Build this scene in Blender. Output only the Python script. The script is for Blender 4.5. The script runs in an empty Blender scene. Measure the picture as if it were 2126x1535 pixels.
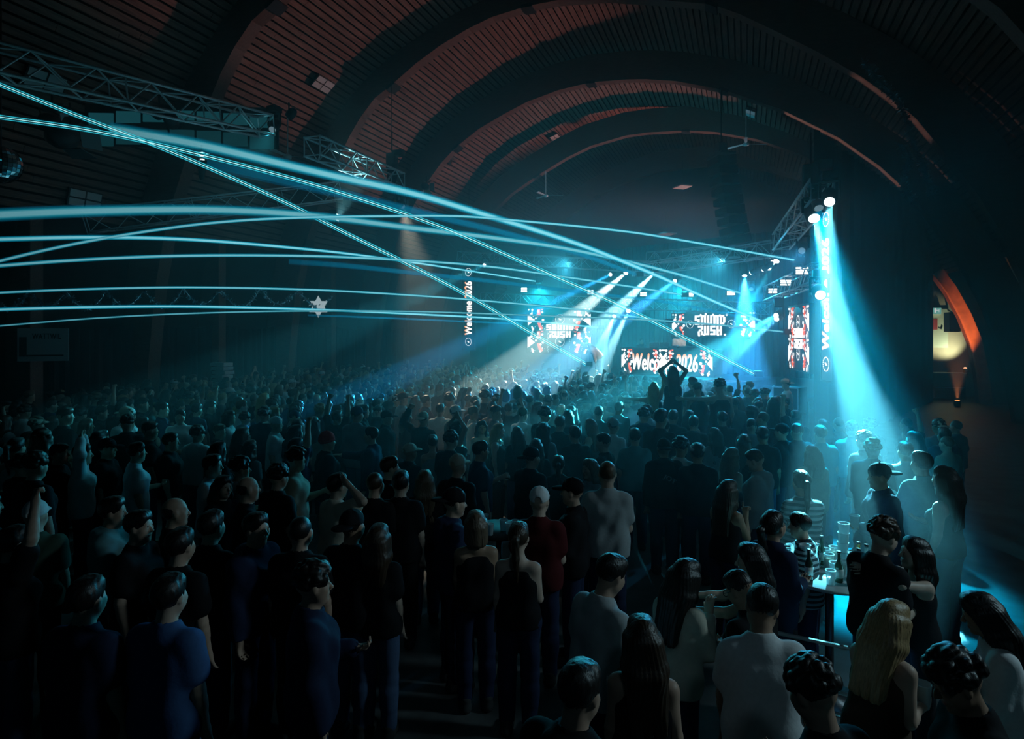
import bpy, bmesh, math, random
import numpy as np
from mathutils import Vector, Matrix, Euler
random.seed(11)
SC = bpy.context.scene
COL = SC.collection
PI = math.pi
# ------------------------------------------------------------------ camera
YAW = math.radians(20.5); CAMH = 3.2; FPX = 1300.0; CX = 1063.0; HY = 690.0
cam = bpy.data.cameras.new('camera'); cam_o = bpy.data.objects.new('camera', cam); COL.objects.link(cam_o)
cam_o.location = (0, 0, CAMH); cam_o.rotation_euler = (PI/2, 0, YAW)
cam.sensor_width = 36; cam.sensor_fit = 'HORIZONTAL'; cam.lens = FPX/2126*36
cam.shift_y = -(767.5-HY)/2126; cam.clip_start = .05; cam.clip_end = 200
SC.camera = cam_o
# ------------------------------------------------------------------ world, exposure
w = bpy.data.worlds.new('world'); SC.world = w; w.use_nodes = True
w.node_tree.nodes['Background'].inputs[0].default_value = (.05, .12, .2, 1)
w.node_tree.nodes['Background'].inputs[1].default_value = 0.0
SC.view_settings.view_transform = 'Standard'; SC.view_settings.look = 'None'
SC.view_settings.exposure = 0.0; SC.view_settings.gamma = 1.0; SC.view_settings.use_curve_mapping = False
SC.cycles.volume_bounces = 0; SC.cycles.max_bounces = 4; SC.cycles.diffuse_bounces = 1; SC.cycles.glossy_bounces = 2
SC.cycles.transmission_bounces = 3; SC.cycles.transparent_max_bounces = 40; SC.cycles.use_light_tree = True
SC.cycles.sample_clamp_indirect = 2.0; SC.cycles.caustics_reflective = False; SC.cycles.caustics_refractive = False
SC.cycles.use_denoising = True

RT = Vector((math.cos(YAW), math.sin(YAW), 0)); FW = Vector((-math.sin(YAW), math.cos(YAW), 0))
def P(px, py, d):
    """The point of the hall seen in that direction, d metres in front of the balcony."""
    return RT*((px-CX)/FPX*d) + FW*d + Vector((0, 0, CAMH+(HY-py)/FPX*d))
def lamp(name, kind, loc, power, color, parent=None, target=None, size=20, blend=.4, soft=.08):
    l = bpy.data.lights.new(name, kind); l.energy = power; l.color = color
    o = bpy.data.objects.new(name, l); COL.objects.link(o)
    if kind == 'SPOT':
        l.spot_size = math.radians(size); l.spot_blend = blend; l.shadow_soft_size = soft
    elif kind == 'POINT': l.shadow_soft_size = soft
    loc = Vector(loc); M = Matrix.Translation(loc)
    if target is not None:
        M = M @ (Vector(target)-loc).to_track_quat('-Z', 'Y').to_matrix().to_4x4()
    if parent is not None:
        o.parent = parent; o.matrix_basis = parent.matrix_basis.inverted() @ M
    else: o.matrix_basis = M
    return o
# lamps out of view: a warm vault wash and two added fills
UNSEEN = [
    # loc, target, power, colour, cone
    ((7.0, 44.5, 5.0), (-7.2, 30.0, 12.6), 10500, (1, .50, .49), 40),       # warm wash from the back wall on to the vault
    ((7.2, 7.0, 5.8), (1.0, 4.5, 1.3), 620, (.52, .86, 1.0), 42),         # unseen fill added beside the bar corner
    ((2.5, -2.5, 8.5), (-1.2, 7.5, 1.5), 60, (.45, .78, 1.0), 40),      # weak front fill added behind the balcony
]
for loc, sz, pw in (((.35, 26.9, 8.6), (.28, 6.5), 9.0), ((.9, 20.6, 7.2), (.28, 7.0), 4.0)):      # added area lights without fixtures, raking the right-hand arch soffits
    a = lamp('soffit_fill', 'AREA', loc, pw, (1, .86, .88), None, Vector(loc)+Vector((5, 0, 0)))
    a.data.shape = 'RECTANGLE'; a.data.size = sz[0]; a.data.size_y = sz[1]; a.data.spread = math.radians(7)
for L in UNSEEN: lamp('unseen_lamp', 'SPOT', L[0], L[2], L[3], None, L[1], L[4], .6, .5)
# ------------------------------------------------------------------ materials
MATS = {}
def nodes_of(name):
    m = bpy.data.materials.new(name); m.use_nodes = True
    nt = m.node_tree; return m, nt, nt.nodes['Principled BSDF']
def mat(name, color, rough=.6, metal=0, noise=0, nscale=8, bump=0, stretch=None, objcol=False, spec=.5, trans=0, alpha=1):
    if name in MATS: return MATS[name]
    m, nt, b = nodes_of(name); N = nt.nodes.new; L = nt.links.new
    b.inputs['Roughness'].default_value = rough; b.inputs['Metallic'].default_value = metal
    b.inputs['Specular IOR Level'].default_value = spec
    if trans: b.inputs['Transmission Weight'].default_value = trans; b.inputs['IOR'].default_value = 1.3
    if alpha < 1: b.inputs['Alpha'].default_value = alpha
    b.inputs['Base Color'].default_value = (*color, 1)
    src = None
    if objcol:
        oi = N('ShaderNodeObjectInfo'); src = oi.outputs['Color']
    if noise or bump:
        tc = N('ShaderNodeTexCoord'); mp = N('ShaderNodeMapping'); nz = N('ShaderNodeTexNoise')
        nz.inputs['Scale'].default_value = nscale; nz.inputs['Detail'].default_value = 3
        if stretch: mp.inputs['Scale'].default_value = stretch
        L(tc.outputs['Object'], mp.inputs[0]); L(mp.outputs[0], nz.inputs[0])
        if noise:
            mr = N('ShaderNodeMapRange'); mr.inputs[1].default_value = .3; mr.inputs[2].default_value = .7
            mr.inputs[3].default_value = 1-noise; mr.inputs[4].default_value = 1+noise
            L(nz.outputs[0], mr.inputs[0])
            mx = N('ShaderNodeMix'); mx.data_type = 'RGBA'; mx.blend_type = 'MULTIPLY'; mx.inputs[0].default_value = 1
            if src: L(src, mx.inputs[6])
            else: mx.inputs[6].default_value = (*color, 1)
            L(mr.outputs[0], mx.inputs[7]); src = mx.outputs[2]
        if bump:
            bp = N('ShaderNodeBump'); bp.inputs['Strength'].default_value = bump; bp.inputs['Distance'].default_value = .02
            L(nz.outputs[0], bp.inputs['Height']); L(bp.outputs[0], b.inputs['Normal'])
    if src: L(src, b.inputs['Base Color'])
    MATS[name] = m; return m
def emis(name, color, strength, top=None):
    if name in MATS: return MATS[name]
    m = bpy.data.materials.new(name); m.use_nodes = True; nt = m.node_tree; nt.nodes.clear()
    o = nt.nodes.new('ShaderNodeOutputMaterial'); e = nt.nodes.new('ShaderNodeEmission')
    e.inputs[0].default_value = (*color, 1); e.inputs[1].default_value = strength
    nt.links.new(e.outputs[0], o.inputs[0])
    if top:
        tc = nt.nodes.new('ShaderNodeTexCoord'); s = nt.nodes.new('ShaderNodeSeparateXYZ'); r = nt.nodes.new('ShaderNodeValToRGB')
        nt.links.new(tc.outputs['Generated'], s.inputs[0]); nt.links.new(s.outputs['Y'], r.inputs[0]); nt.links.new(r.outputs[0], e.inputs[0])
        r.color_ramp.elements[0].position = .55; r.color_ramp.elements[0].color = (*color, 1)
        r.color_ramp.elements[1].position = .95; r.color_ramp.elements[1].color = (*top, 1)
    m.cycles.emission_sampling = 'NONE'
    MATS[name] = m; return m
def beam_mat(name, color, strength, clear):
    """One layer of a laser beam: partly clear, and its own light that weakens with the distance from the projector."""
    if name in MATS: return MATS[name]
    m = bpy.data.materials.new(name); m.use_nodes = True; nt = m.node_tree; nt.nodes.clear()
    o = nt.nodes.new('ShaderNodeOutputMaterial'); e = nt.nodes.new('ShaderNodeEmission'); t = nt.nodes.new('ShaderNodeBsdfTransparent')
    a = nt.nodes.new('ShaderNodeMixShader'); a.inputs[0].default_value = clear
    at = nt.nodes.new('ShaderNodeAttribute'); at.attribute_name = 'power'; mu = nt.nodes.new('ShaderNodeMath'); mu.operation = 'MULTIPLY'; mu.inputs[1].default_value = strength
    nt.links.new(at.outputs['Fac'], mu.inputs[0]); nt.links.new(mu.outputs[0], e.inputs[1])
    e.inputs[0].default_value = (*color, 1)
    nt.links.new(e.outputs[0], a.inputs[1]); nt.links.new(t.outputs[0], a.inputs[2]); nt.links.new(a.outputs[0], o.inputs[0])
    m.cycles.emission_sampling = 'NONE'
    MATS[name] = m; return m
M_black = mat('black_paint', (.012, .012, .014), .55)
M_cloth = mat('black_molton', (.01, .010, .012), .95, noise=.3, nscale=3, spec=.1)
M_alu = mat('brushed_aluminium', (.70, .72, .74), .38, .35, noise=.1, nscale=20)
M_steel = mat('dark_steel', (.08, .085, .09), .4, .8)
M_white = mat('white_plastic', (.8, .8, .78), .4)
M_wood = mat('larch_boards', (.23, .105, .075), .6, noise=.45, nscale=3, stretch=(6, .5, 6), bump=.2)
M_beam = mat('glulam', (.16, .07, .05), .6, noise=.3, nscale=4, stretch=(1, 6, 6))
M_dark = mat('roof_void', (.006, .004, .004), .9)
M_floor = mat('worn_concrete', (.10, .10, .098), .5, noise=.45, nscale=2.5, bump=.15)
M_plaster = mat('grey_plaster', (.30, .28, .28), .8, noise=.15, nscale=2)
M_glass = mat('window_glass', (.05, .12, .14), .15)
M_beige = mat('beige_plaster', (.52, .44, .34), .8, noise=.1, nscale=3)
M_panel = mat('led_tile_black', (.01, .012, .014), .35)
E_white = emis('led_white', (1, 1, 1), 1.7)
E_orange = emis('led_orange', (1, .09, .02), 1.9)
E_text = emis('led_lettering', (1, .95, .90), 1.8, (1, .30, .08))
E_lens = emis('lamp_lens', (.75, .95, 1), 9)
E_strobe = emis('strobe_cell', (.85, .97, 1), 5)
# ------------------------------------------------------------------ mesh helpers
def link(name, me, m, parent=None):
    o = bpy.data.objects.new(name, me)
    if m is not None and len(me.materials) == 0:
        for q in (m if isinstance(m, (list, tuple)) else [m]): me.materials.append(q)
    COL.objects.link(o)
    if parent is not None: o.parent = parent
    return o
class MB:
    def __init__(s): s.v = []; s.f = []
    def add(s, vs, fs):
        n = len(s.v); s.v += [tuple(v) for v in vs]; s.f += [tuple(i+n for i in f) for f in fs]; return s
    def box(s, c, d, R=None):
        c = Vector(c); vs = []
        for x in (-.5, .5):
            for y in (-.5, .5):
                for z in (-.5, .5):
                    q = Vector((x*d[0], y*d[1], z*d[2])); q = R @ q if R is not None else q; vs.append(c+q)
        return s.add(vs, [(0, 1, 3, 2), (4, 6, 7, 5), (0, 4, 5, 1), (2, 3, 7, 6), (0, 2, 6, 4), (1, 5, 7, 3)])
    def tube(s, pts, r, n=8, caps=True):
        pts = [Vector(p) for p in pts]; rs = r if isinstance(r, (list, tuple)) else [r]*len(pts); vs = []; fs = []
        up = None
        for i, p in enumerate(pts):
            t = (pts[min(i+1, len(pts)-1)]-pts[max(i-1, 0)])
            t = t.normalized() if t.length > 1e-9 else Vector((0, 0, 1))
            if up is None: up = t.orthogonal().normalized()
            a = (up - t*up.dot(t)); a = a.normalized() if a.length > 1e-6 else t.orthogonal().normalized(); up = a; b = t.cross(a)
            for k in range(n):
                g = 2*PI*k/n; vs.append(p+(a*math.cos(g)+b*math.sin(g))*rs[i])
        for i in range(len(pts)-1):
            for k in range(n):
                k2 = (k+1) % n; fs.append((i*n+k, i*n+k2, (i+1)*n+k2, (i+1)*n+k))
        if caps: fs.append(tuple(range(n))[::-1]); fs.append(tuple((len(pts)-1)*n+k for k in range(n)))
        return s.add(vs, fs)
    def lathe(s, prof, n=20, M=None):
        vs = []; fs = []
        for r, z in prof:
            for k in range(n):
                g = 2*PI*k/n; v = Vector((r*math.cos(g), r*math.sin(g), z)); vs.append(M @ v if M is not None else v)
        for i in range(len(prof)-1):
            for k in range(n):
                k2 = (k+1) % n; fs.append((i*n+k, i*n+k2, (i+1)*n+k2, (i+1)*n+k))
        fs.append(tuple(range(n))[::-1]); fs.append(tuple((len(prof)-1)*n+k for k in range(n)))
        return s.add(vs, fs)
    def prism(s, poly, z0, z1):
        n = len(poly); vs = [(x, y, z0) for x, y in poly]+[(x, y, z1) for x, y in poly]
        fs = [tuple(range(n))[::-1], tuple(range(n, 2*n))]+[(i, (i+1) % n, n+(i+1) % n, n+i) for i in range(n)]
        return s.add(vs, fs)
    def mesh(s, name, smooth=False):
        me = bpy.data.meshes.new(name); me.from_pydata(s.v, [], s.f)
        bm = bmesh.new(); bm.from_mesh(me); bmesh.ops.recalc_face_normals(bm, faces=bm.faces); bm.to_mesh(me); bm.free()
        if smooth: me.polygons.foreach_set('use_smooth', [True]*len(me.polygons))
        return me
    def build(s, name, m, parent=None, smooth=False, bevel=0):
        o = link(name, s.mesh(name, smooth), m, parent)
        if bevel:
            bv = o.modifiers.new('bevel', 'BEVEL'); bv.width = bevel; bv.segments = 2; bv.limit_method = 'ANGLE'
        return o
def tag(o, label, cat, group=None, kind=None):
    o['label'] = label; o['category'] = cat
    if group: o['group'] = group
    if kind: o['kind'] = kind
    return o
def empty(name, loc, label, cat, group=None, R=None):
    o = bpy.data.objects.new(name, None); COL.objects.link(o); o.empty_display_size = .1
    M = Matrix.Translation(Vector(loc))
    if R is not None: M = M @ R.to_4x4()
    o.matrix_basis = M
    return tag(o, label, cat, group)
def struct(o): o['kind'] = 'structure'; return o
def frame(x, z):
    x = Vector(x).normalized(); z = Vector(z).normalized(); y = z.cross(x).normalized(); z = x.cross(y)
    return Matrix((x, y, z)).transposed()
# ------------------------------------------------------------------ the hall
struct(MB().box((-4, 20, -.1), (34, 56, .2)).build('floor', M_floor))
ARCH = {
 'A': (20.4, [(-14.32,10.75),(-13.82,11.42),(-13.18,12.07),(-12.49,12.45),(-11.42,13.12),(-10.43,13.62),(-9.3,14.05),(-8.39,14.3),(-7.08,14.45),(-6.0,14.45),(-4.3,14.25),(-2.57,13.82),(-1.01,13.4),(-.19,12.95),(.88,12.22),(1.93,11.48),(3.11,10.56),(3.82,9.88),(4.44,9.22),(5.35,7.85),(5.94,6.89),(6.45,5.83),(6.93,4.65),(7.35,3.2),(7.6,1.5),(7.7,0)]),
 'B': (26.7, [(-14.58,10.1),(-14.09,10.66),(-13.58,11.25),(-12.82,11.91),(-11.61,12.66),(-10.34,13.2),(-9.26,13.6),(-7.77,13.93),(-6.34,14.07),(-4.79,13.98),(-4,13.88),(-2.73,13.62),(-.84,13.0),(1.34,11.92),(3.32,10.61),(4.66,9.42),(5.49,8.49),(5.98,7.8),(6.75,6.51),(7.37,5.34),(7.84,4.28),(8.37,2.76),(8.7,1.05),(8.85,0)]),
 'C': (33.5, [(-14.4,9.5),(-13.65,10.21),(-12.58,11.13),(-11.05,12.0),(-9.31,12.86),(-7.95,13.37),(-6.01,13.73),(-4.89,13.76),(-2.92,13.65),(-1.43,13.4),(.52,12.82),(2.48,11.88),(4.04,10.85),(5.6,9.3),(6.9,7.6),(7.95,5.84),(8.47,4.99),(8.99,3.85),(9.37,2.75),(9.62,1.33),(9.75,0)]),
 'D': (40.8, [(-14.4,8.0),(-12.6,9.9),(-10.84,11.2),(-9.29,12.2),(-7.41,12.96),(-5.31,13.5),(-2.34,13.59),(-.53,13.39),(1.33,12.87),(3.57,11.95),(5.6,10.4),(7.2,8.4),(8.4,6.2),(9.3,3.6),(9.7,1.5),(9.8,0)]),
}
LEFT = [(-17.3,0),(-17.2,2.2),(-16.9,4.6),(-16.4,6.7),(-15.7,8.3)]
def offset(prof, d, c=(-4.5, 2)):
    out = []
    for i, (x, z) in enumerate(prof):
        a = Vector(prof[max(i-1, 0)]); b = Vector(prof[min(i+1, len(prof)-1)]); t = (b-a).normalized()
        n = Vector((-t.y, t.x))
        if n.dot(Vector((x-c[0], z-c[1]))) < 0: n = -n
        out.append((x+n.x*d, z+n.y*d))
    return out
def arch(y, prof, t=.42, depth=1.25):
    prof = LEFT + [p for p in prof if p[0] > -15.4]
    prof = prof if prof[0][1] == 0 else prof
    out = offset(prof, depth); out[0] = (out[0][0], 0); out[-1] = (out[-1][0], 0)
    n = len(prof); b = MB(); vs = []
    for yy in (y, y+t):
        vs += [(x, yy, z) for x, z in prof]+[(x, yy, z) for x, z in out]
    fs = []
    for i in range(n-1):
        fs += [(i, i+1, n+i+1, n+i), (2*n+i, 3*n+i, 3*n+i+1, 2*n+i+1), (i, 2*n+i, 2*n+i+1, i+1), (n+i, n+i+1, 3*n+i+1, 3*n+i)]
    b.add(vs, fs); o = struct(b.build('trim_1', M_beam)); o.name = 'roof_arch_beam'
    k = MB()
    for q in (3, 8, 13, 17):        # steel splice shoes under the soffit
        if q < n-1:
            x, z = prof[q]; a = Vector((prof[q+1][0]-x, 0, prof[q+1][1]-z)).normalized()
            k.box((x, y+t/2, z), (.4, t+.1, .12), frame(a, (0, 1, 0)) @ Matrix.Rotation(PI/2, 3, 'X'))
    k.build('splice_plate', M_black, o)
    return prof
for k in 'ABCD': arch(*ARCH[k])
arch(14.1, ARCH['A'][1]); arch(7.8, ARCH['A'][1])
vp = offset(LEFT+ARCH['B'][1], 1.2); vp[0] = (vp[0][0], 0); vp[-1] = (vp[-1][0], 0)
b = MB()                                          # the boarded vault: boards run along the hall with open joints
cum = [0]
for i in range(len(vp)-1): cum.append(cum[-1]+(Vector(vp[i+1])-Vector(vp[i])).length)
def along(s):
    for i in range(len(vp)-1):
        if s <= cum[i+1]:
            t = (s-cum[i])/(cum[i+1]-cum[i]); return Vector(vp[i]).lerp(Vector(vp[i+1]), t)
    return Vector(vp[-1])
s = 6.5; pitch = .24
while s < cum[-1]-6.2:
    a = along(s); c = along(s+pitch*.74); n2 = Vector((-(c-a).y, (c-a).x)).normalized()*.05
    y0 = -3
    while y0 < 46:
        y1 = min(y0+random.uniform(3.5, 5.5), 46)
        b.add([(a.x, y0, a.y), (c.x, y0, c.y), (c.x, y1-.01, c.y), (a.x, y1-.01, a.y), (a.x+n2.x, y0, a.y+n2.y), (c.x+n2.x, y0, c.y+n2.y), (c.x+n2.x, y1-.01, c.y+n2.y), (a.x+n2.x, y1-.01, a.y+n2.y)],
              [(0, 1, 2, 3), (4, 7, 6, 5), (0, 4, 5, 1), (1, 5, 6, 2), (3, 2, 6, 7), (0, 3, 7, 4)])
        y0 = y1
    s += pitch
CEIL = struct(b.build('ceiling', M_wood))
vo = [p for p in offset(vp, .12) if p[0] < 0 or p[1] > 5.4]; b = MB(); n = len(vo)
b.add([(x, -3, z) for x, z in vo]+[(x, 46, z) for x, z in vo], [(i, i+1, n+i+1, n+i) for i in range(n-1)])
struct(b.build('ceiling_deck', M_dark))
struct(MB().box((-18.7, 21.5, 5), (.2, 49, 10.5)).build('wall_left', M_plaster))
struct(MB().box((11.15, 21.5, 4), (.2, 49, 8.5)).build('wall_right', M_beige))
struct(MB().box((-4, 46.1, 7.5), (31, .2, 16)).build('wall_back', mat('dark_back_wall', (.05, .05, .055), .9)))
struct(MB().box((-4, -3.1, 7.5), (31, .2, 16)).build('wall_front', mat('dark_back_wall', (.05, .05, .055), .9)))
# left wall: posts, black drapes between them, a rail
for i, y in enumerate((11.0, 17.2, 23.6, 30.2)):
    struct(MB().box((-17.9, y, 3.2), (1.0, .32, 6.4)).build('wall_post', M_beam))
for i, (y0, y1) in enumerate(((9.0, 10.7), (11.4, 13.9), (14.7, 16.9), (17.5, 20.1), (21.1, 23.3), (24.0, 26.4), (27.4, 30.0))):
    if i == 0: continue
    b = MB(); n = 26; vs = []
    for k in range(n+1):
        y = y0+(y1-y0)*k/n; x = -17.55+.05*math.sin(k*1.9)
        vs += [(x, y, .5+.12*math.sin(PI*k/n)), (x, y, 3.45-.15*math.sin(PI*k/n))]
    b.add(vs, [(2*k, 2*k+1, 2*k+3, 2*k+2) for k in range(n)])
    o = b.build('drape', M_cloth)
    so = o.modifiers.new('thick', 'SOLIDIFY'); so.thickness = .02
    tag(o, 'black drape on the side wall, %s' % ('', 'nearest the advertising board', 'second from the advertising board', 'third from the advertising board', 'fourth from the advertising board, below the garland end', 'just past the hanging paper star', 'farthest, in the blue haze by the stage')[i], 'curtain', 'black drapes on the side wall')
# high row of windows on the left
wc = P(378, 262, 16.6); RW = Matrix.Rotation(YAW+.06, 3, 'Z')
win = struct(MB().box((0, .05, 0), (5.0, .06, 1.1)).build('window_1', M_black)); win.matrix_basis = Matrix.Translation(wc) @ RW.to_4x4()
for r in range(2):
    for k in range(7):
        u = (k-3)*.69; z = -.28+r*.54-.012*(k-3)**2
        MB().box((u, 0, z), (.62, .03, .36 if r == 0 else .30)).build('pane', emis('glow_pane_%d' % r, (.02, .16, .20), .30 if r else .18), win)  # panes glow weakly in teal, the lower row less
# haze of the fog machines
hz = MB().box((-2.0, 19.6, 4.75), (23.4, 26.8, 9.5)).build('stage_haze', None)
m = bpy.data.materials.new('haze'); m.use_nodes = True; nt = m.node_tree; nt.nodes.clear()
o = nt.nodes.new('ShaderNodeOutputMaterial'); v = nt.nodes.new('ShaderNodeVolumeScatter')
v.inputs['Color'].default_value = (.92, .97, 1, 1); v.inputs['Density'].default_value = .024; v.inputs['Anisotropy'].default_value = .3
nt.links.new(v.outputs[0], o.inputs['Volume']); hz.data.materials.append(m)
tag(hz, 'thin blue stage haze filling the whole hall', 'haze', None, 'stuff')
# ------------------------------------------------------------------ stage
SU = Vector((.90, -.433, 0)).normalized(); SB = Vector((.433, .90, 0)).normalized()   # along the front edge, towards the back
SR = Matrix((SU, SB, Vector((0, 0, 1)))).transposed()
f0 = P(985, 690, 27.8); f1 = P(1668, 690, 17.9); f0.z = f1.z = 0
L0 = (f1-f0).length; smid = (f0+f1)/2
st = empty('stage', smid, 'black concert stage platform behind the front rows', 'stage', R=SR)
MB().box((0, 4.2, 1.24), (L0, 8.4, .12)).build('deck', M_black, st)
MB().box((0, .03, .6), (L0, .05, 1.18)).build('skirt', M_cloth, st)
MB().box((1.2, 3.4, 1.40), (6.2, 2.6, .2)).build('riser', M_black, st)
for x in (-.48, -.24, 0, .24, .48): MB().box((x*L0, 1.2, .6), (.06, .06, 1.18)).build('leg', M_steel, st)
bd0 = f0+SB*8.8-SU*3; bd1 = f1+SB*8.8-SU*1.6
def drape(p0, p1, z0, z1, label, waves=40, amp=.07, name='drape', m=None):
    p0 = Vector(p0); p1 = Vector(p1); d = (p1-p0); d.z = 0; nn = d.normalized().cross(Vector((0, 0, 1))); b = MB(); n = waves*4; vs = []
    for k in range(n+1):
        q = p0.lerp(p1, k/n)+nn*amp*math.sin(2*PI*k/4+.3*math.sin(k*.7)); vs += [(q.x, q.y, z0), (q.x, q.y, z1)]
    b.add(vs, [(2*k, 2*k+1, 2*k+3, 2*k+2) for k in range(n)])
    o = b.build(name, m or M_cloth); so = o.modifiers.new('thick', 'SOLIDIFY'); so.thickness = .015
    return tag(o, label, 'curtain')
drape(bd0, bd1, 0, 7.6, 'wide black backdrop curtain added to darken the back of the stage', 60)  # black sheet put in to keep the stage background dark
dr0 = P(1690, 690, 16.7); dr1 = P(1936, 690, 29.0)
drape(dr0, dr1, .02, 8.6, 'black curtain beside the orange-lit doorway, right of the stage', 26, .09)
# ------------------------------------------------------------------ trusses
def truss(p0, p1, wdt, label, up=Vector((0, 0, 1)), r=.028, bay=None, n_ch=4):
    p0 = Vector(p0); p1 = Vector(p1); d = p1-p0; L = d.length; mid = (p0+p1)/2
    R = frame(d, up)
    t = empty('truss', mid, label, 'truss', 'aluminium lighting trusses', R)
    h = wdt/2; cs = [(-h, -h), (-h, h), (h, h), (h, -h)]
    for (y, z) in cs: MB().tube([(-L/2, y, z), (L/2, y, z)], r, 8).build('chord', M_alu, t, True)
    bay = bay or wdt*1.15; n = max(2, int(round(L/bay))); b = MB()
    for i in range(n):
        x0 = -L/2+L*i/n; x1 = -L/2+L*(i+1)/n
        for k in range(4):
            a, c = cs[k], cs[(k+1) % 4]
            if (i+k) % 2: a, c = c, a
            b.tube([(x0, *a), (x1, *c)], r*.55, 6, False)
        if i % 4 == 0:
            for k in range(4): b.tube([(x0, *cs[k]), (x0, *cs[(k+1) % 4])], r*.55, 6, False)
    for k in range(4): b.tube([(L/2, *cs[k]), (L/2, *cs[(k+1) % 4])], r*.55, 6, False)
    b.build('bracing', M_alu, t, True)
    return t
T1 = truss(P(-30, 122, 9.6), P(553, 262, 15), .46, 'long truss sloping down from the upper left corner under the dark roof', r=.03)
T2 = truss(P(648, 303, 15.4), P(826, 377, 19.5), .46, 'brightly lit short truss ending beside the hanging hoist', r=.034)
T3 = truss(P(178, 462, 14.6), P(700, 398, 18.5), .5, 'dim level truss with its near end glinting gold, above the laser fan', r=.022)
T4 = truss(P(955, 533, 28), P(1350, 555, 23.6), .42, 'horizontal truss over the back of the stage behind the crossing lasers', r=.02)
T5 = truss(P(1322, 562, 23.6), P(1612, 515, 17.6), .42, 'truss rising to the right over the stage below the black speaker array', r=.022)
T5b = truss(P(1350, 536, 24.6), P(1540, 520, 20.6), .42, 'far upper truss behind the foot of the black speaker array', r=.02)
T6 = truss(P(1622, 502, 17), P(1708, 392, 12.2), .42, 'steep looking truss holding the brightest spotlight by the tall banner', r=.03)
T7 = truss(P(1003, 618, 28), P(1600, 642, 21.4), .4, 'low rear truss carrying the screens behind the stage', r=.018)
T8 = truss(P(1600, 610, 19.5), P(1706, 565, 14.6), .42, 'truss above the slanted side screen', r=.026)
def hang(px, py, d, py2, label):
    o = MB().tube([P(px, py, d), P(px, py2, d)], .012, 6).build('steel_cable', M_steel, None, True)
    return tag(o, label, 'cable', 'steel suspension cables')
hang(813, 315, 22, 150, 'thin steel cable running up from the hoist to the boarded roof')
for (px, d, y0, y1, l) in ((1240, 25.5, 640, 690, 'by the left big screen'), (1383, 23.6, 636, 662, 'left of the screen above the DJ'), (1577, 21.6, 640, 662, 'right of the screen above the DJ'), (1627, 18, 615, 690, 'left of the slanted side screen'), (1112, 28, 541, 575, 'in the middle of the rear truss')):
    hang(px, y1, d, y0, 'thin steel drop cable %s' % l)
def wire(pts, r, label):
    o = MB().tube(pts, r, 5).build('cable', M_steel, None, True); return tag(o, label, 'cable')
wire([P(838, 392, 19.5), P(868, 430, 21), P(905, 474, 23), P(940, 512, 25.5), P(972, 530, 27.6)], .014, 'slack cable drooping from the lit truss towards the stage')
# hoists
def hoist(p, label):
    t = empty('chain_hoist', p, label, 'hoist', 'chain hoists of the rig')
    MB().box((0, 0, 0), (.34, .3, .55)).build('motor', M_black, t, bevel=.03)
    MB().box((.25, 0, .25), (.4, .26, .22)).build('gearbox', M_black, t, bevel=.03)
    MB().lathe([(.10, -.85), (.17, -.6), (.16, -.28), (.06, -.26)], 12).build('chain_bag', M_cloth, t, True)
    MB().tube([(0, 0, .27), (0, 0, 1.0)], .018, 6).build('chain', M_steel, t)
hoist(P(814, 335, 22), 'black chain hoist hanging under the roof boards by the lit truss')
hoist(P(1683, 368, 14), 'black chain hoist above the steep truss by the tall banner')
# ------------------------------------------------------------------ line array
la = empty('line_array', P(1497, 330, 19.5), 'tall black curved speaker array hanging over the stage', 'speaker')
ang = 0; pos = Vector((0, 0, 0)); q = (P(1519, 520, 19.5)-P(1497, 335, 19.5))
R0 = Matrix.Rotation(-YAW-math.radians(38)+PI, 3, 'Z')
prev = None
for k in range(9):
    t = k/8; off = Vector((0, 0, -.1-.305*k))+RT*(.36*t+.10*t*t)
    Rk = R0 @ Matrix.Rotation(math.radians(-2-9*t*t), 3, 'X')
    b = MB(); b.add([(-.44, -.28, -.14), (.44, -.28, -.14), (.36, .3, -.11), (-.36, .3, -.11), (-.44, -.28, .14), (.44, -.28, .14), (.36, .3, .11), (-.36, .3, .11)],
          [(0, 1, 2, 3), (4, 7, 6, 5), (0, 4, 5, 1), (1, 5, 6, 2), (2, 6, 7, 3), (3, 7, 4, 0)])
    b.v = [tuple(Rk @ Vector(v)+off) for v in b.v]
    c = b.build('cabinet', mat('speaker_black', (.012, .012, .014), .6, bump=.2, nscale=60), la, bevel=.02)
    g = MB(); g.v = []; g.box((0, -.285, 0), (.8, .012, .22)); g.v = [tuple(Rk @ Vector(v)+off) for v in g.v]
    g.build('grille', M_black, c)
MB().box((0, 0, .1), (.9, .5, .06), R0).box((0, 0, .3), (.28, .28, .35), R0).build('bumper_frame', M_steel, la)
MB().tube([(0, 0, .4), (0, 0, 2.2)], .02, 6).build('chain', M_steel, la)
# ------------------------------------------------------------------ LED screens
def letters(rows, x0, y0, cw, ch, b):
    """Blocks of a 5-row letter grid as flat boxes."""
    for j, row in enumerate(rows):
        i = 0
        while i < len(row):
            if row[i] == '1':
                k = i
                while k < len(row) and row[k] == '1': k += 1
                b.box((x0+(i+k)/2*cw, y0-(j+.5)*ch, 0), ((k-i)*cw, ch*1.001, .01)); i = k
            else: i += 1
GL = {'S': ('11111', '11000', '11111', '00011', '11111'), 'O': ('11111', '11011', '11011', '11011', '11111'), 'U': ('11011', '11011', '11011', '11011', '11111'),
      'N': ('11111', '11011', '11011', '11011', '11011'), 'D': ('11110', '11011', '11011', '11011', '11110'), 'R': ('11111', '00011', '01110', '11011', '11011'), 'H': ('11011', '11011', '11111', '11011', '11011')}
def word(txt, cx, cy, wd, hg, b):
    rows = ['0'.join(GL[c][j] for c in txt) for j in range(5)]; n = len(rows[0])
    letters(rows, cx-wd/2, cy+hg/2, wd/n, hg/5, b)
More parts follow.
